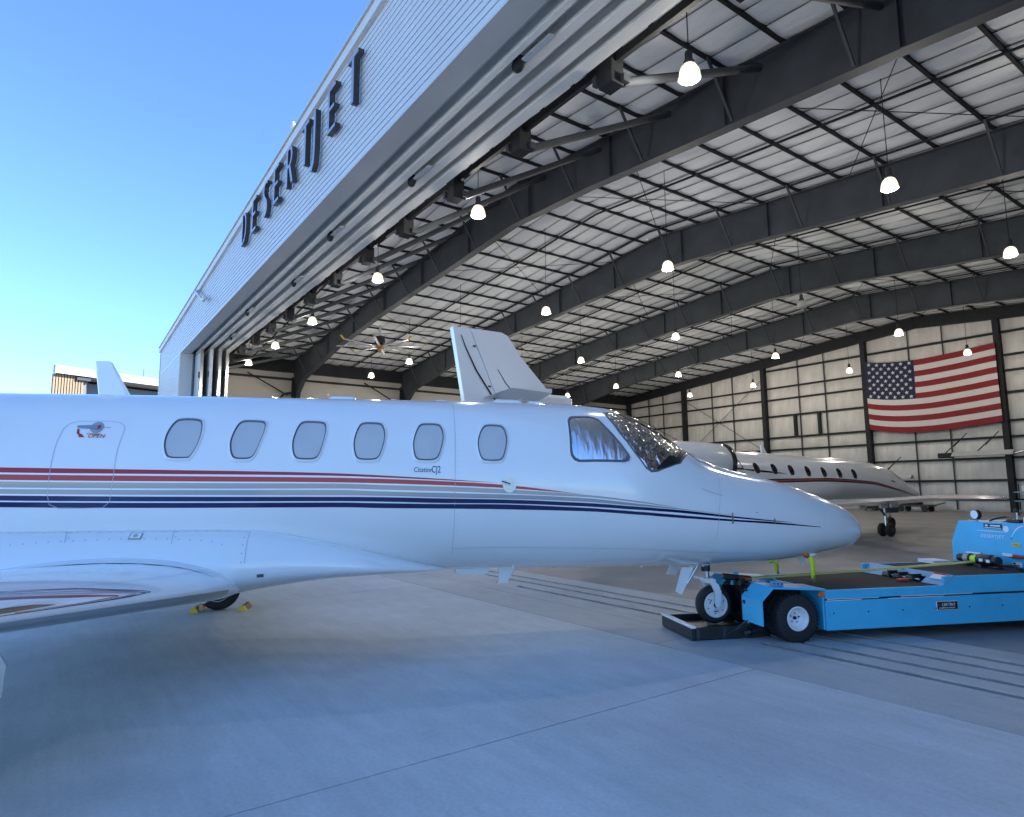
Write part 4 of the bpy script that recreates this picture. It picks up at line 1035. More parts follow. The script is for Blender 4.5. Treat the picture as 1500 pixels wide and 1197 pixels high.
for k in range(3):
    a0 = 2*PI*k/3+.15
    pts = [(r_*math.cos(a0+d), -.0555, .217+r_*math.sin(a0+d)) for r_, ds in ((.078, [0, .25, .5, .75]), (.066, [.75, .5, .25, 0])) for d in ds]
    MB().prism(pts, (0, -.002, 0)).build('rim_slot', M_GASKET, rim)
MB().lathe([(.001, -.062), (.028, -.062), (.032, -.074), (.02, -.08), (.001, -.08)], (0, 0, .217), 'y', 14).build('hub_cap', M_BLK, rim, True, 40)
for s in (1, -1):
    pts = [(-.085, .47), (-.03, .48), (.02, .44), (.05, .36), (.045, .24), (.02, .195), (-.015, .195), (-.025, .24), (-.02, .33), (-.045, .40)]
    MB().prism([(x, -.082*s, z) for x, z in pts], (0, -.022*s, 0)).build('fork', M_WHITE, g)
MB().prism([(-.10, -.10, .46), (-.01, -.10, .475), (-.01, -.10, .50), (-.09, -.10, .50)], (0, .2, 0)).build('fork_crown', M_WHITE, g)
MB().tube([(-.065, 0, .48), (-.075, 0, .72)], .032, 12).build('strut', M_STEELB, g, True, 40)
MB().tube([(-.075, 0, .58), (-.078, 0, .74)], .05, 12).build('strut_sleeve', M_BLK, g, True, 40)
for s in (1, -1):
    MB().tube([(-.06, -.055*s, .66), (-.20, -.055*s, .655), (-.265, -.05*s, .56), (-.24, -.05*s, .525), (-.10, -.06*s, .49), (-.03, -.07*s, .50)], .014, 8).build('drag_link', M_WHITE, g, True, 50)
    MB().tube([(-.42, -.07*s, .67), (-.12, -.07*s, .655)], .016, 8).build('brace', M_WHITE, g, True)
    q_ = 1 if s > 0 else .45
    MB().prism([(-.43, -.14*s, .645), (-.29, -.14*s, .645), (-.29-.165*q_, -.17*s, .645-.285*q_), (-.43-.095*q_, -.17*s, .645-.25*q_)], (0, -.012*s, 0)).build('gear_door', M_WHITE, g)
MB().tube([(-.22, -.1, .655), (-.36, -.11, .46)], .012, 8).build('door_rod', M_STEELB, g)
for x in (-.30, -.26, -.16): MB().lathe([(.001, -.02), (.018, -.02), (.018, .02), (.001, .02)], (x, -.09, .655), 'y', 8).build('pin', M_STEELB, g)
# pitot mast (its cover is a thing of its own)
MB().tube([(.91, -.22, .86), (.955, -.235, .80), (.975, -.245, .765)], .018, 8, radii=[.026, .02, .014]).build('pitot_mast', M_WHITE, J, True)
MB().tube([(.86, .20, .74), (.875, .2, .67)], .016, 8).build('pitot_mast', M_WHITE, J, True)
def jw(x, off, z): # jet coordinates to the world
    return JO+K*(PF*x+PR*off)+Vector((0, 0, K*z))

# pitot covers with streamers
def cover(name, label, x, off, z, L_, tipc):
    t = thing(name, label, 'pitot cover', jw(x, off, z), PI/2-TH)
    MB().tube([(-.03, 0, .035), (.0, 0, 0), (.02, 0, -.02)], .022, 10, radii=[.03, .034, .026]).build('cap', tipc, t, True)
    MB().tube([(.0, 0, -.01), (.09, .0, .0), (.115, 0, .005)], .02, 10, radii=[.014, .018, .012]).build('sleeve', M_PAPER, t, True)
    vs = []
    for k in range(7):
        f = k/6; x_ = .045+.03*f+.008*math.sin(4*f); z_ = -.005-L_*f
        vs += [(x_-.026, -.012*math.sin(3*f), z_), (x_+.026, -.012*math.sin(3*f+.6), z_+.004)]
    mb = MB().add(vs, [(2*i, 2*i+1, 2*i+3, 2*i+2) for i in range(6)])
    st = mb.build('streamer', M_HIVIS, t, True); sm = st.modifiers.new('thick', 'SOLIDIFY'); sm.thickness = .004
    MB().box((.062, -.012, -.005-L_-.03), (.092, .0, -.005-L_)).build('streamer_end', M_STEELB, t)
cover('pitot_cover', 'orange pitot cover with long yellow streamer under the jet nose', .985, .25, .752, .25, M_AMBER)
cover('pitot_cover', 'pitot cover on far side of nose, only its short yellow streamer showing', .825, -.20, .655, .12, M_HIVIS)

# wheel chocks round the far main wheel
cx0 = Vector((-9.125, 1.90, 0))
for nm, ds in (('behind', -.30), ('ahead of', .30)):
    p = JO+K*(PF*(-5.81+ds)+PR*-2.60); p.z = 0
    t = thing('wheel_chock', f'black rubber chock with yellow ends {nm} the far main wheel', 'wheel chock', p, PI/2-TH, 'chocks at the far main wheel')
    MB().prism([(-.055, -.14, 0), (.055, -.14, 0), (.016, -.14, .06), (-.016, -.14, .06)], (0, .28, 0)).build('body', M_BLK, t)
    for s in (-1, 1): MB().prism([(-.06, .141*s, 0), (.06, .141*s, 0), (.018, .141*s, .064), (-.018, .141*s, .064)], (0, .05*s, 0)).build('end_cap', M_YEL, t)

# ------------------------------------------------------------------ tow tractor (s along the jet, off towards the viewer)
TO = N0.copy()
T = thing('tow_tractor', 'light blue towbarless aircraft tractor cradling the jet nose wheel', 'tow tractor', TO, PI/2-TH)
def tb(s0, s1, o0, o1, z0, z1, nm, m, c=.006, par=None):
    return MB().bbox((s0, -o0, z0), (s1, -o1, z1), c).build(nm, m, par or T)
ON, OFAR = 1.0, -.20
# chassis side panels with a recessed groove between lower and upper plates
for o, sg in ((ON, 1), (OFAR, -1)):
    tb(.65, 4.7, o, o-.03*sg, .10, .383, 'side_panel', M_BLUE, .004)
    tb(.65, 2.02, o, o-.03*sg, .402, .487, 'side_panel', M_BLUE, .004)
    tb(2.02, 4.7, o, o-.03*sg, .402, .578, 'side_panel', M_BLUE, .004)
    tb(.66, 4.7, o-.008*sg, o-.03*sg, .383, .402, 'groove', M_BLK, .001)
tb(.64, .67, ON-.03, OFAR+.03, .10, .48, 'front_plate', M_BLUE)
tb(.70, 4.65, ON-.035, OFAR+.035, .13, .46, 'chassis_core', M_BLK)
for a, b, z in ((.67, 1.25, .396), (1.5, 2.35, .398), (.66, 1.05, .382), (1.35, 2.0, .3815)):
    MB().box((a, -ON-.0012, z), (b, -ON-.0002, z+.006)).build('pinstripe', M_PIN, T)
for x in (.73, 1.12, 1.51, 1.90, 2.30, 2.70):
    MB().lathe([(.001, 0), (.008, 0), (.008, .004), (.001, .004)], (x, -ON-.004, .265), 'y', 8).build('bolt', M_BLK, T)
# black grip decks
tb(.67, 2.02, ON-.031, OFAR+.031, .462, .484, 'deck_plate', M_DECK, .003)
tb(2.17, 3.395, ON-.031, OFAR+.031, .555, .574, 'deck_plate', M_DECK, .003)
# sloped plate up to the raised rear deck, cut out for the rollers
sl = [(2.0, .485), (2.14, .588)]
for o0, o1 in ((ON+.002, .72), (.16, OFAR)):
    MB().prism([(2.0, -o0, .487), (2.14, -o0, .590), (2.16, -o0, .582), (2.02, -o0, .480)], (0, o0-o1, 0)).build('ramp_plate', M_BLUE2, T)
MB().prism([(2.075, -.72, .543), (2.14, -.72, .590), (2.16, -.72, .582), (2.095, -.72, .535)], (0, .56, 0)).build('ramp_plate', M_BLUE2, T)
for o in (.62, .44, .28):
    MB().tube([(2.02, -o, .50), (2.02, -o+.10, .50)], .038, 14).build('roller', M_BLK, T, True, 40)
    MB().box((1.97, -o-.02, .485), (2.09, -o-.005, .56)).build('roller_bracket', M_BLK, T)
MB().tube([(2.0, -.70, .512), (2.0, -.18, .512)], .012, 8).build('roller_shaft', M_STEELB, T)
tb(1.80, 1.92, .66, .60, .485, .515, 'hook', M_REDP)
o_ = MB().box((0, -.085, -.001), (.10, .085, .0005)).build('warning_label', M_PAPER, T, loc=(2.055, -.86, .536), rot=(0, -.63, 0))
MB().box((.07, -.084, .001), (.099, .084, .0018)).build('label_heading', M_REDP, o_)
# fenders and front arms
for o0, o1 in ((1.0, .64), (.14, -.2)):
    oo, oi = max(o0, o1), min(o0, o1)
    MB().prism([(-.04, -oo, .415), (.085, -oo, .535), (.66, -oo, .500), (.66, -oo, .485), (.09, -oo, .518), (-.03, -oo, .40)], (0, oo-oi, 0)).build('fender', M_BLUE, T)
    MB().box((-.045, -oo+.0, .17), (-.03, -oi, .412)).build('fender_front', M_BLUE, T)
for o in (.60, .18): MB().box((-.02, -o-.012, .18), (.62, -o+.012, .45)).build('arm_plate', M_BLK, T)
MB().prism([(.13, -.92, .535), (.25, -.92, .527), (.25, -.92, .575), (.13, -.92, .583)], (0, .03, 0)).build('bracket_tab', M_BLUE2, T)
for k in range(3): MB().lathe([(.001, 0), (.009, 0), (.009, .003), (.001, .003)], (.155+.04*k, -.923, .557-.003*k), 'y', 8).build('bolt', M_BLK, T)
tb(.575, .645, ON+.012, ON-.01, .425, .472, 'marker_lamp', M_AMBER, .006)
# dual wheels
def tug_wheel(o, near):
    wl = link('wheel', None, T, (.345, -o, .225))
    mb = MB().lathe([(.11, -.062), (.17, -.068), (.215, -.058), (.226, -.035), (.228, 0), (.226, .035), (.215, .058), (.17, .068), (.11, .062)], (0, 0, 0), 'y', 40)
    for k in range(40):
        a = 2*PI*k/40
        for s in (-1, 1):
            aa = a+(.08 if s > 0 else 0); c, sn = math.cos(aa), math.sin(aa); c2, s2 = math.cos(aa+.085), math.sin(aa+.085)
            R0, R1 = .218, .2345
            mb.add([(R0*c, s*.008, R0*sn), (R1*c, s*.008, R1*sn), (R1*c2, s*.008, R1*s2), (R0*c2, s*.008, R0*s2), (R0*.985*c, s*.064, R0*.985*sn), (R1*.985*c, s*.060, R1*.985*sn), (R1*.985*c2, s*.060, R1*.985*s2), (R0*.985*c2, s*.064, R0*.985*s2)],
                   [(0, 1, 2, 3), (7, 6, 5, 4), (1, 5, 6, 2), (0, 4, 5, 1), (3, 2, 6, 7)])
    mb.build('tyre', M_RUBBER, wl, True, 35)
    s = -1
    rm = MB().lathe([(.112, s*.058), (.118, s*.066), (.108, s*.070), (.098, s*.062), (.090, s*.035), (.080, s*.012), (.07, s*.004), (.001, s*.004)], (0, 0, 0), 'y', 32)
    rm.lathe([(.112, .058), (.10, .06), (.001, .02)], (0, 0, 0), 'y', 24)
    rr = rm.build('rim', M_RIM, wl, True, 35)
    for k in range(5):
        a = 2*PI*k/5+.2; MB().lathe([(.001, -.004), (.009, -.006), (.009, -.014), (.001, -.016)], (.045*math.cos(a), 0, .045*math.sin(a)), 'y', 8).build('lug_nut', M_GREY if k else M_BLK, rr)
    MB().lathe([(.001, -.005), (.018, -.006), (.016, -.02), (.001, -.022)], (0, 0, 0), 'y', 10).build('hub', M_BLK, rr)
for o in (.925, .765): tug_wheel(o, True)
for o in (-.125, .03): tug_wheel(o, False)
# cradle round the nose wheel: nose wheel stands at off 0.30
for o0, o1 in ((.72, .70), (-.0, .02)):
    MB().bbox((-.60, -o0, .012), (.20, -o1, .125), .004).build('cradle_side', M_BLK, T)
tb(-.60, .10, .699, .021, .012, .062, 'cradle_floor', M_BLK, .004)
tb(-.645, -.605, .725, -.005, .008, .120, 'cradle_lip', M_BLK, .004)
tb(-.652, -.598, .728, -.008, .1215, .142, 'lip_edge', M_PIN, .003)
for x in (-.60, -.32): MB().box((x, -.733, .02), (x+.035, -.7215, .115)).build('cradle_bracket', M_STEEL, T)
MB().prism([(.19, -.66, .10), (.24, -.66, .10), (.12, -.66, .50), (.07, -.66, .50)], (0, .72, 0)).build('cradle_gate', M_BLK, T)
tb(.24, .64, .62, .12, .14, .46, 'lift_frame', M_BLK)
def rod(pts, r, nm, m): return MB().tube(pts, r, 8).build(nm, m, T, True, 40)
rod([(-.26, -.715, .05), (-.10, -.74, .15), (.0, -.73, .20)], .007, 'hose', M_STEEL)
rod([(-.30, -.73, .05), (.02, -.75, .17), (.06, -.72, .30), (.12, -.68, .36)], .008, 'hose', M_BLK)
rod([(-.03, -.75, .07), (.30, -.72, .12)], .038, 'cylinder', M_BLK); rod([(-.10, -.75, .06), (-.03, -.75, .07)], .018, 'cylinder_rod', M_STEEL)
for x, z0, z1 in ((-.02, .14, .25), (.085, .16, .31), (.0, .30, .33)): rod([(x, -.70, z0), (x-.012, -.70, z1)], .010, 'cylinder_rod', M_PIN)
rod([(.06, -.68, .49), (.26, -.66, .44)], .011, 'cylinder_rod', M_STEELB); rod([(-.02, -.66, .47), (.13, -.68, .40), (.18, -.69, .30)], .012, 'cylinder_rod', M_STEEL)
for (a, b) in (((-.02, .17), (.06, .27)), ((.0, .26), (.08, .33)), ((-.06, .13), (.03, .18)), ((.05, .32), (.14, .43)), ((-.05, .34), (.05, .41))):
    MB().beam((a[0], -.69, a[1]), (b[0], -.69, b[1]), .03, .05).build('linkage', M_STEEL, T)
rng = random.Random(9)
for k in range(9):
    x = .08+rng.uniform(0, .3); o = rng.uniform(.25, .6); z = .47
    MB().bbox((x-.03, -o-.03, z), (x+.035, -o+.03, z+rng.uniform(.03, .085)), .006).build('fitting', rng.choice([M_BLK, M_STEEL, M_BLUE2]), T)
MB().prism([(.05, -.28, .46), (.16, -.28, .46), (.13, -.28, .60), (.09, -.28, .60)], (0, .03, 0)).build('bracket', M_BLUE, T)
MB().prism([(-.10, -.05, .44), (.10, -.05, .44), (.16, -.05, .53), (-.02, -.05, .56), (-.12, -.05, .5)], (0, .12, 0)).build('far_bracket', M_BLUE2, T)
# console: a hood across the rear, its face towards the jet
CS_ = 3.40
face = [(-.146, 1.075), (-.272, .82), (-.272, .582), (1.0, .582), (1.0, 1.075)]
MB().prism([(CS_, -o, z) for o, z in face], (1.2, 0, 0)).build('console', M_BLUE, T)
def fb(o0, o1, z0, z1, nm, m, d0=.0006, d1=.006, par=None):
    return MB().box((CS_-d1, -o0, z0), (CS_-d0, -o1, z1)).build(nm, m, par or T)
lp = fb(.205, .44, 1.0, 1.058, 'name_plate', M_BLK)
fb(.225, .262, 1.025, 1.045, 'plate_mark', M_PIN, .0066, .0075, lp); fb(.29, .42, 1.028, 1.044, 'plate_mark', M_PIN, .0066, .0075, lp); fb(.215, .43, 1.006, 1.014, 'plate_mark', M_PIN, .0066, .0075, lp)
me = text_mesh('DESERTJET', .052, .0006, shear=.2, space=1.25); me.materials.clear(); me.materials.append(M_PIN)
link('company_lettering', me, T, (CS_-.002, -.150, .893), (PI/2, 0, -PI/2))
MB().lathe([(.001, 0), (.035, 0), (.035, -.002), (.001, -.002)], (CS_-.001, -.487, 1.005), 'x', 24).build('logo_ball', M_PIN, T)
def arc(pts, wd, nm='logo_swoosh'):
    vs = []
    for i, (x, z) in enumerate(pts):
        a, b = pts[max(i-1, 0)], pts[min(i+1, len(pts)-1)]; d = Vector((b[0]-a[0], b[1]-a[1])).normalized(); w2 = wd*(1-abs(2*i/(len(pts)-1)-1)**2)+.0015
        vs += [(CS_-.002, -x+d.y*w2, z+d.x*w2), (CS_-.002, -x-d.y*w2, z-d.x*w2)]
    MB().add(vs, [(2*i, 2*i+1, 2*i+3, 2*i+2) for i in range(len(pts)-1)]).build(nm, M_PIN, T)
arc([(.54+.17*t, .90+.15*math.sin(PI/2*t**.8)) for t in [k/12 for k in range(13)]], .005)
arc([(.10+.38*t, .972-.004*t) for t in [k/8 for k in range(9)]], .002)
cl_ = fb(.545, .65, .812, .853, 'caution_label', M_YEL); fb(.565, .63, .828, .838, 'label_line', M_AMBER, .0066, .0075, cl_)
MB().bbox((CS_-.05, -.70, .685), (CS_-.001, -.52, .725), .012).build('control_block', M_REDP, T); MB().bbox((CS_-.06, -.58, .70), (CS_-.051, -.46, .735), .003).build('control_tag', M_PIN, T)
sl_ = fb(.535, .64, .59, .64, 'state_label', M_PAPER); fb(.55, .62, .595, .612, 'label_red', M_REDP, .0066, .0075, sl_); fb(.54, .57, .615, .635, 'label_blue', M_NAVY, .0066, .0075, sl_)
MB().lathe([(.001, 0), (.008, 0), (.008, -.004), (.001, -.004)], (CS_, -.545, .905), 'x', 8).build('bolt', M_BLK, T)
# instruments on top of the console
gg = MB().lathe([(.001, .03), (.055, .03), (.062, .02), (.062, -.02), (.05, -.025)], (CS_+.06, -.05, 1.155), 'x', 24).build('gauge', M_BLK, T, True, 40)
MB().lathe([(.001, -.0262), (.052, -.0262)], (CS_+.06, -.05, 1.155), 'x', 24).build('dial', M_PIN, gg)
MB().tube([(CS_+.06, -.05, 1.07), (CS_+.06, -.05, 1.095)], .02, 8).build('gauge_post', M_STEELB, T)
MB().tube([(CS_+.22+.10*math.cos(a), -.22+.11*math.sin(a), 1.09+.035*math.cos(a)) for a in [2*PI*k/24 for k in range(25)]], .011, 8).build('steering_wheel', M_BLK, T, True)
MB().tube([(CS_+.12, -.53, 1.07), (CS_+.12, -.53, 1.20)], .011, 8).build('lever', M_STEELB, T); MB().lathe([(.001, 1.19), (.026, 1.2), (.026, 1.23), (.001, 1.24)], (CS_+.12, -.53, 0), 'z', 12).build('lever_knob', M_BLK, T, True)
MB().bbox((CS_+.08, -.58, 1.076), (CS_+.2, -.42, 1.115), .01).build('lever_base', M_BLK, T); MB().bbox((CS_+.05, -.70, 1.076), (CS_+.09, -.66, 1.15), .004).build('post', M_PIN, T)
# winch lying across the deck
wz, ws = .658, 3.13
def wc(a, b, r, nm, m, n=20): return MB().lathe([(.001, -a), (r*.9, -a), (r, -a-.01), (r, -b+.01), (r*.9, -b), (.001, -b)], (ws, 0, wz), 'y', n).build(nm, m, T, True, 40)
wc(.085, .17, .046, 'winch_motor', M_BLK); wc(.17, .245, .052, 'winch_housing', M_GREY); wc(.262, .352, .044, 'winch_spool', M_HIVIS)
wc(.247, .26, .058, 'winch_flange', M_BLK); wc(.355, .37, .062, 'winch_flange', M_BLK); wc(.372, .54, .066, 'winch_gearbox', M_BLK); wc(.54, .61, .055, 'winch_cap', M_BLK)
MB().beam((ws, -.20, .728), (ws, -.40, .730), .03, .014).build('winch_bar', M_STEELB, T)
for o in (.21, .40): MB().box((ws-.05, -o-.02, .575), (ws+.05, -o+.02, .612)).build('winch_foot', M_BLK, T)
for o, zz in ((.44, .66), (.53, .655)): MB().box((ws-.0675, -o-.022, zz-.016), (ws-.058, -o+.022, zz+.016)).build('winch_label', M_PIN, T)
MB().tube([(3.12, -.60, .60), (3.10, -.68, .63), (3.12, -.78, .63), (3.16, -.86, .585)], .016, 8).build('hose', M_BLK, T, True)
MB().bbox((3.06, -.66, .578), (3.14, -.58, .605), .01).build('hose_clamp', M_BLK, T)
np_ = tb(1.905, 2.16, ON+.006, ON-.001, .245, .335, 'maker_plate', M_PIN, .003)
MB().box((1.911, -ON-.0072, .251), (2.154, -ON-.0061, .329)).build('plate_face', M_BLK, np_)
lettering('maker_lettering', 'LEKTRO', .042, M_PIN, np_, (1.965, -ON-.008, .286), (PI/2, 0, 0), shear=.25)
lettering('maker_lettering', 'WARRENTON, OREGON', .017, M_PIN, np_, (1.93, -ON-.008, .262), (PI/2, 0, 0))
MB().box((1.917, -ON-.008, .296), (1.958, -ON-.0073, .300)).build('plate_line', M_AMBER, np_)
# rear drive wheels hidden under the chassis
for o in (.85, -.05): MB().lathe([(.10, -.08), (.21, -.08), (.225, 0), (.21, .08), (.10, .08)], (4.1, -o, .225), 'y', 24, True).build('rear_wheel', M_RUBBER, T, True, 40)
# box lying on the rear deck, winch strap
def tw(s_, off, z): return TO+PF*s_+PR*off+Vector((0, 0, z))
bk = thing('document_box', 'flat white document box lying on the tractor deck', 'box', tw(2.86, -.14, .575), PI/2-TH-.1)
MB().bbox((-.02, -.17, 0), (.20, .10, .030), .004).build('tray', M_PAPER, bk); MB().bbox((-.022, -.172, .031), (.202, .102, .040), .003).build('lid', M_PAPER, bk)
stp = thing('winch_strap', 'pale yellow webbing strap running from the winch towards the nose gear', 'strap')
pa, pb, pc = tw(3.09, .31, .625), tw(1.5, .36, .565), tw(.10, .36, .535)
vs = []
for k in range(25):
    f = k/24; p = (pa*(1-f)**2+pb*2*f*(1-f)*1.0+pc*f*f)
    vs += [p-PR*.025+Vector((0, 0, .008)), p+PR*.025-Vector((0, 0, .008))]
mb = MB().add(vs, [(2*i, 2*i+1, 2*i+3, 2*i+2) for i in range(24)]); o_ = mb.build('webbing', M_STRAP, stp, True); m_ = o_.modifiers.new('thick', 'SOLIDIFY'); m_.thickness = .004
mb = MB().bbox((-.08, -.03, -.03), (.26, .03, .035), .012); o_ = mb.build('strap_guard', M_BLK, stp, loc=tw(-.02, .35, .555), rot=(0, .12, PI/2-TH)); MB().box((.10, -.0325, -.02), (.24, -.031, .02)).build('guard_label', M_REDP, o_)

# ------------------------------------------------------------------ second jet inside
G2 = Vector((-9.627, 20.852, 0)); T2 = rad(6)
F2 = Vector((math.sin(T2), math.cos(T2), 0)); R2 = Vector((math.cos(T2), -math.sin(T2), 0))
Q = thing('business_jet', 'pale grey business jet with dark windows parked inside the hangar', 'jet', G2-2.0*R2, PI/2-T2)
B2 = [(-14.0, 2.75, 2.45, .06, 2.6), (-11.5, 2.85, 1.85, .5, 2.35), (-8.5, 2.80, 1.35, .85, 2.05), (-4.6, 2.605, 1.02, .98, 1.85), (-2.4, 2.557, .98, .98, 1.8), (-.1, 2.484, .94, .98, 1.75), (1.3, 2.43, .92, .96, 1.7), (2.0, 2.38, .91, .93, 1.62), (2.9, 2.20, .90, .86, 1.5), (3.83, 1.77, .90, .72, 1.33), (4.6, 1.48, .95, .50, 1.22), (5.2, 1.25, 1.03, .25, 1.15), (5.42, 1.13, 1.12, .02, 1.125)]
L2 = Loft(B2)
L2.body([-14+.25*i for i in range(65)]+[2.2+.1*i for i in range(1, 33)]+[5.42], 40).build('fuselage', M_JET, Q, True, 50)
for x, z in ((-4.39, 2.073), (-3.634, 2.053), (-2.882, 2.028), (-2.116, 2.0), (-1.35, 1.978), (-.578, 1.954), (.198, 1.929)):
    ph = L2.phi_z(x, z); w_ = .125; dp = .20
    poly = [(x-.06, ph-dp), (x+.05, ph-dp), (x+w_-.02, ph-.10), (x+w_, ph+.05), (x+w_-.02, ph+.16), (x+.07, ph+dp), (x-.06, ph+dp), (x-w_+.02, ph+.1), (x-w_, ph-.05), (x-w_+.02, ph-.15)]
    wf = L2.ring(poly, 1.18, 1.0, .002, .01, sub=1).build('window_frame', M_JET, Q); L2.patch(poly, .006, 2, 1).build('pane', M_JETGLASS, wf)
DR = [(-5.62, 1.0), (-5.6, .80), (-5.5, .74), (-5.2, .74), (-5.1, .82), (-5.0, 1.1), (-4.95, 1.36), (-5.5, 1.36), (-5.6, 1.2), (-5.62, 1.0)]
dd = L2.line(dens(DR, 4), .05, .006).build('exit_outline', M_BROWN, Q)
L2.patch([(-5.42, .98), (-5.25, .96), (-5.18, 1.1), (-5.16, 1.3), (-5.42, 1.3), (-5.46, 1.15)], .006, 2, 1).build('exit_window', M_JETGLASS, Q)
def sw(top, bot, m): L2.band(top, bot, .006, 40).build('stripe', m, Q, True)
sw([(-5.0, 1.69), (-2.5, 1.60), (-1, 1.56), (1, 1.60), (3, 1.72), (4.8, 1.80)], [(-5.0, 1.75), (-2.5, 1.63), (-1, 1.585), (1, 1.625), (3, 1.745), (4.8, 1.81)], M_BROWN)
sw([(-5.0, 1.79), (-2.5, 1.67), (-1, 1.625), (1, 1.665), (3, 1.775), (4.8, 1.83)], [(-5.0, 1.84), (-2.5, 1.72), (-1, 1.675), (1, 1.70), (3, 1.80), (4.8, 1.84)], M_BROWN)
sw([(-5.0, 1.76), (-2.5, 1.635), (-1, 1.59), (1, 1.63), (3, 1.75), (4.8, 1.815)], [(-5.0, 1.785), (-2.5, 1.665), (-1, 1.62), (1, 1.66), (3, 1.77), (4.8, 1.825)], M_REDP)
# dark swoosh over the wing root
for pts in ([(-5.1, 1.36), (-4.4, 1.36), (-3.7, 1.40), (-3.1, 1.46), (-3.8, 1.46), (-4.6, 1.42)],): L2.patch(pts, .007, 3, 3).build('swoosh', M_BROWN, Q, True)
L2.patch([(3.05, .50), (3.10, .42), (3.75, .62), (3.70, .95), (3.45, 1.0)], .008, 4, 3).build('windscreen', M_JETGLASS, Q, True)
L2.patch([(2.62, .72), (2.75, .66), (3.35, 1.06), (3.30, 1.20), (2.95, 1.14)], .008, 4, 3).build('windscreen', M_JETGLASS, Q, True)
L2.line(dens([(2.3, 1.42), (2.55, 1.44)], 3), .04, .01).build('pitot_probe', M_BLK, Q)
for s in (1, -1):
    nc = MB().lathe([(.40, .0), (.46, .03), (.52, .2), (.56, .8), (.55, 1.5), (.50, 2.3), (.36, 3.0)], (0, 0, 0), 'x', 28, True)
    nc.v = [(-v[0], v[1], v[2]) for v in nc.v]
    nc.build('engine', M_JET, Q, True, 50, (-6.45, -1.55*s, 2.15))
    MB().lathe([(.47, -.03), (.515, .02), (.53, .06), (.535, .10)], (-6.55, -1.55*s, 2.15), 'x', 28).build('inlet_ring', M_BROWN, Q, True)
    # wing
    wl = [(.9, -.60, 2.6, .95, .30), (3.0, -1.55, 2.0, 1.05, .22), (5.8, -3.35, 1.4, 1.24, .14), (6.9, -3.95, 1.05, 1.25, .09), (7.15, -4.35, .6, 1.24, .05)]
    vs = []; fs = []
    prof = [(0, 0), (.03, .4), (.12, .8), (.3, 1), (.6, .7), (1, .05), (.6, -.3), (.3, -.5), (.1, -.4), (.03, -.25)]; n = len(prof)
    for off, x, ch, z, th in wl: vs += [(x-c*ch, -off*s, z+t*th*.6) for c, t in prof]
    fs = [(i*n+k, i*n+(k+1) % n, (i+1)*n+(k+1) % n, (i+1)*n+k) for i in range(len(wl)-1) for k in range(n)]+[tuple(range((len(wl)-1)*n, len(wl)*n))]
    wg = MB().add(vs, fs).build('wing', M_JET, Q, True, 50)
    MB().tube([(a[1]+.005, -a[0]*s, a[3]) for a in wl], .02, 8, radii=[.05, .045, .035, .025, .015]).build('leading_edge', M_ALU, wg, True)
    for off, x, z in ((2.3, -1.55, 1.0), (3.2, -2.0, 1.05), (3.6, -2.2, 1.08)): MB().bbox((x-.25, -(off-.03)*s, z-.13), (x+.1, -(off+.03)*s, z-.03), .015).build('flap_fairing', M_JET, wg)
    g = link('main_gear', None, Q, (-.02, -2.0*s, 0))
    for d in (-.10, .10): 
        wh = MB().lathe([(.08, -.06), (.17, -.065), (.2, -.04), (.205, 0), (.2, .04), (.17, .065), (.08, .06)], (0, d*1.2, .205), 'y', 20, True).build('tyre', M_RUBBER, g, True, 40)
        MB().lathe([(.001, -.068), (.07, -.068), (.075, -.05)], (0, d*1.2, .205), 'y', 14).build('rim', M_STEEL, wh)
    MB().tube([(0, 0, .2), (.0, 0, .95)], .045, 10).build('strut', M_STEELB, g, True, 40)
    MB().tube([(0, 0, .62), (-.35, .0, .92)], .03, 8).build('side_brace', M_STEEL, g, True); MB().tube([(0, 0, .7), (.25, .4*s, .95)], .03, 8).build('side_brace', M_STEEL, g, True)
    MB().box((-.30, -.24*s, .72), (.30, -.22*s, .98)).build('gear_door', M_STEEL, g)
    hs = [(0, -11.3, 1.5, 3.70), (1.5, -11.75, 1.05, 3.74)]
    MB().add([(x, -o*s, z+d) for o, x, ch, z in hs for d in (.05, -.05)]+[(x-ch, -o*s, z) for o, x, ch, z in hs], [(0, 2, 5, 4), (1, 4, 5, 3), (0, 1, 3, 2), (2, 3, 5)]).build('tailplane', M_JET, Q)
# fin with rudder
fp = [(-13.15, 3.35), (-10.3, 3.35), (-10.9, 3.92), (-11.75, 4.78), (-12.12, 5.28), (-12.3, 5.35), (-13.15, 5.36)]
rp = [(-13.60, 5.36), (-13.165, 5.36), (-12.40, 3.62), (-12.55, 3.35), (-13.25, 3.35)]
fpp = [(-12.385, 3.62), (-13.15, 5.36), (-12.3, 5.35), (-12.12, 5.28), (-11.75, 4.78), (-10.9, 3.92), (-10.3, 3.35), (-9.4, 2.85), (-10.0, 2.6), (-12.9, 2.6), (-12.53, 3.35)]
fn = MB().prism([(x, -.11, z) for x, z in fpp], (0, .22, 0)).build('tail_fin', M_JET, Q)
rd = MB().prism([(x, -.09, z) for x, z in rp], (0, .18, 0)).build('rudder', M_JET, Q)
for pts in ([(-13.40, 5.18), (-13.28, 4.88), (-13.0, 4.35), (-12.55, 3.72), (-12.15, 3.33)], [(-12.42, 4.42), (-12.2, 4.1), (-11.75, 3.62)]):
    vs = []
    for i, (x, z) in enumerate(pts):
        f = min(1, .35+i*.25); vs += [(x-.028*f, -.115, z), (x+.028*f, -.115, z)]
    MB().add(vs, [(2*i, 2*i+1, 2*i+3, 2*i+2) for i in range(len(pts)-1)]).build('fin_stripe', M_BROWN, fn)
for x, z in ((-13.03, 4.93), (-12.62, 3.98)): MB().bbox((x-.06, -.125, z-.02), (x+.02, -.112, z+.02), .005).build('rudder_hinge', M_STEEL, fn)
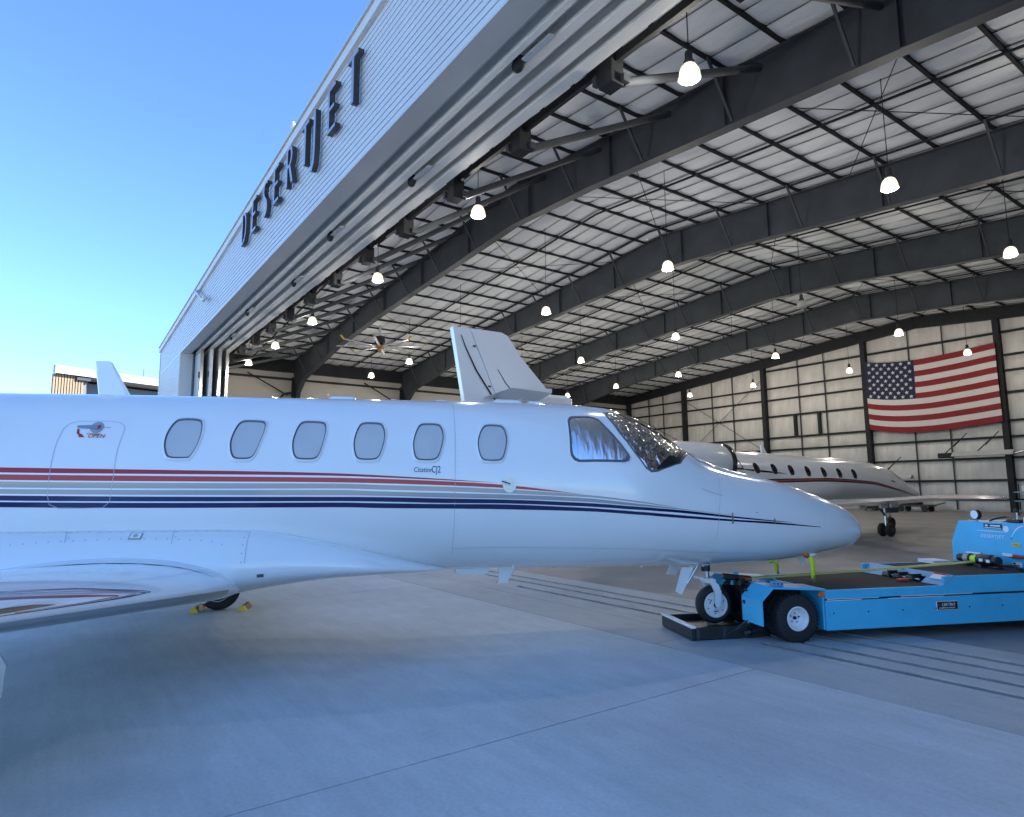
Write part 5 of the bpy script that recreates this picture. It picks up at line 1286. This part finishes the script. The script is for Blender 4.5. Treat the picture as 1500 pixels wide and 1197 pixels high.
o_ = lettering('registration', 'N508DE', .12, M_GREY, Q, (-12.75, -.116, 4.62), (PI/2, 0, 0)); bpy.data.objects.remove(o_)
MB().bbox((-11.95, -.36, 3.55), (-10.35, .36, 3.86), .08).build('tail_bullet', M_JET, Q)
blade2 = MB().prism([(-3.0, -.02, 2.55), (-2.75, -.02, 2.55), (-2.93, -.02, 2.83), (-3.02, -.02, 2.83)], (0, .04, 0)).build('antenna', M_JET, Q)
for x in (-3.6, .1, .6): MB().grid(lambda u, v: (x+.45*u, .12*math.cos(PI*v), L2.zt(x+.45*u)-.01+.05*math.sin(PI*v)*min(1, 5*u, 5*(1-u))), 8, 8).build('antenna', M_PIN, Q, True)
for s in (1,):
    g = link('nose_gear', None, Q, (3.6, 0, 0)); MB().lathe([(.08, -.08), (.2, -.08), (.21, 0), (.2, .08), (.08, .08)], (0, 0, .21), 'y', 18, True).build('tyre', M_RUBBER, g, True, 40); MB().tube([(0, 0, .2), (0, 0, .95)], .045, 8).build('strut', M_STEELB, g, True)

# ------------------------------------------------------------------ radiant tube heaters on the back wall
def heater(label, x0, x1, y, z, bend):
    t = thing('tube_heater', label, 'heater', (x0, y, z), 0, 'radiant tube heaters on the back wall')
    L_ = x1-x0
    pts = [(0.5, 0, 0), (L_, 0, 0)]+([(L_+.9, 0, .22), (L_+2.5, 0, .3)] if bend else [])
    MB().tube(pts, .07, 10).build('tube', M_STEELB, t, True, 50)
    xe = pts[-1][0]
    MB().prism([(.5, -.30, -.06), (.5, 0, .17), (.5, .30, -.06), (.5, .32, -.06), (.5, 0, .20), (.5, -.32, -.06)], (L_-.5, 0, 0)).build('reflector', M_GALV, t)
    MB().bbox((-.25, -.16, -.14), (.5, .16, .16), .03).build('burner_box', M_STEEL_BLK, t)
    for x in (.15, L_*.5): 
        MB().beam((x, 0, .18), (x+.45, .9, .95), .04, .04).build('hanger', M_STEEL_BLK, t)
        MB().beam((x+.3, .4, .55), (x+.75, 1.2, 1.35), .035, .035).build('hanger', M_STEEL_BLK, t)
heater('long radiant tube heater hung before the wall under the flag', -16.4, -12.9, 43.2, 3.30, True)
heater('radiant tube heater just ahead of the parked jet nose', -21.9, -18.2, 43.2, 2.05, False)
# carts by the back wall
t = thing('utility_cart', 'low dark utility cart standing by the back wall', 'cart', (-19.0, 43.0, 0))
MB().bbox((0, -.5, .30), (1.9, .5, .42), .02).build('platform', M_BLK, t); MB().bbox((.2, -.4, .42), (1.2, .4, .68), .03).build('load', M_STEEL_BLK, t)
MB().tube([(1.9, 0, .36), (2.6, 0, .55)], .03, 8).build('tow_bar', M_STEEL, t)
for x in (.3, 1.6):
    for y in (-.45, .45): MB().lathe([(.04, -.05), (.17, -.05), (.17, .05), (.04, .05)], (x, y, .17), 'y', 14, True).build('wheel', M_RUBBER, t)
t = thing('tool_cabinet', 'black tool cabinet standing by the back wall behind the jet wheels', 'cabinet', (-21.0, 43.0, 0))
MB().bbox((0, -.4, .1), (.8, .4, 1.15), .02).build('body', M_BLK, t)
for z in (.2, .5, .8): MB().bbox((.05, -.43, z), (.75, -.405, z+.25), .01).build('drawer', M_STEEL_BLK, t)
for x in (.1, .7): MB().lathe([(.01, -.03), (.05, -.03), (.05, .03), (.01, .03)], (x, -.3, .05), 'y', 10, True).build('caster', M_RUBBER, t)
t = thing('service_cart', 'blue shelved service cart by the wall column behind the tractor', 'cart', (-12.2, 40.5, 0))
for z in (.2, .7, 1.15): MB().bbox((0, -.35, z), (1.1, .35, z+.05), .01).build('shelf', M_BLUE2, t)
for x in (.03, 1.07):
    for y in (-.32, .32): MB().box((x-.02, y-.02, .1), (x+.02, y+.02, 1.6)).build('post', M_STEEL_BLK, t)
for x in (.1, 1.0): MB().lathe([(.01, -.03), (.06, -.03), (.06, .03), (.01, .03)], (x, -.3, .06), 'y', 10, True).build('caster', M_RUBBER, t)
MB().bbox((.3, -.2, 1.205), (.8, .2, 1.5), .03).build('bin', M_PAPER, t)

# ------------------------------------------------------------------ building beyond the hangar
AB = rad(-22)
D = thing('neighbour_building', 'tan ribbed building with pale roof edge beyond the hangar', 'building', (-60.55, -.29, 0), PI/2-AB)
# local x along the wall seen, y away from it; the end wall runs back at a slant
def sheared(x0, x1, y0, y1, z0, z1, nm, m):
    k = .52; MB().prism([(x0+k*max(y0, 0), y0, z0), (x1+k*max(y0, 0), y0, z0), (x1+k*y1, y1, z0), (x0+k*y1, y1, z0)], (0, 0, z1-z0)).build(nm, m, D)
sheared(.02, 2.2, .5, 10, 0, 10.77, 'wall', M_DKWALL)
for k in range(11): MB().box((.02+k*.2, .30, 0), (.02+k*.2+.135, .44, 10.76)).build('siding_rib', M_TAN, D)
MB().box((0.0, .441, 0), (2.22, .497, 10.76)).build('siding_panel', M_TAN, D)
sheared(2.2, 26, 2.3, 10, 0, 10.6, 'recessed_wall', M_DKWALL)
for x in (6.4, 10.5, 14.5): MB().box((x, 2.24, 0), (x+.08, 2.299, 10.6)).build('mullion', M_STEEL, D)
MB().box((1.6, .1, 10.45), (2.6, .299, 10.72)).build('gutter_bracket', M_STEEL, D)
MB().box((-.03, -.02, 10.80), (26, .3, 11.42)).build('roof_edge', M_TANTRIM, D); MB().box((-.03, -.04, 10.78), (26, -.021, 10.98)).build('edge_strip', M_RAKE, D)
sheared(-.03, 26, .301, 10.2, 10.80, 11.38, 'roof', M_TANTRIM)
MB().tube([(6.75, .15, 11.4), (6.75, .15, 12.15)], .025, 6).build('mast', M_STEEL, D)
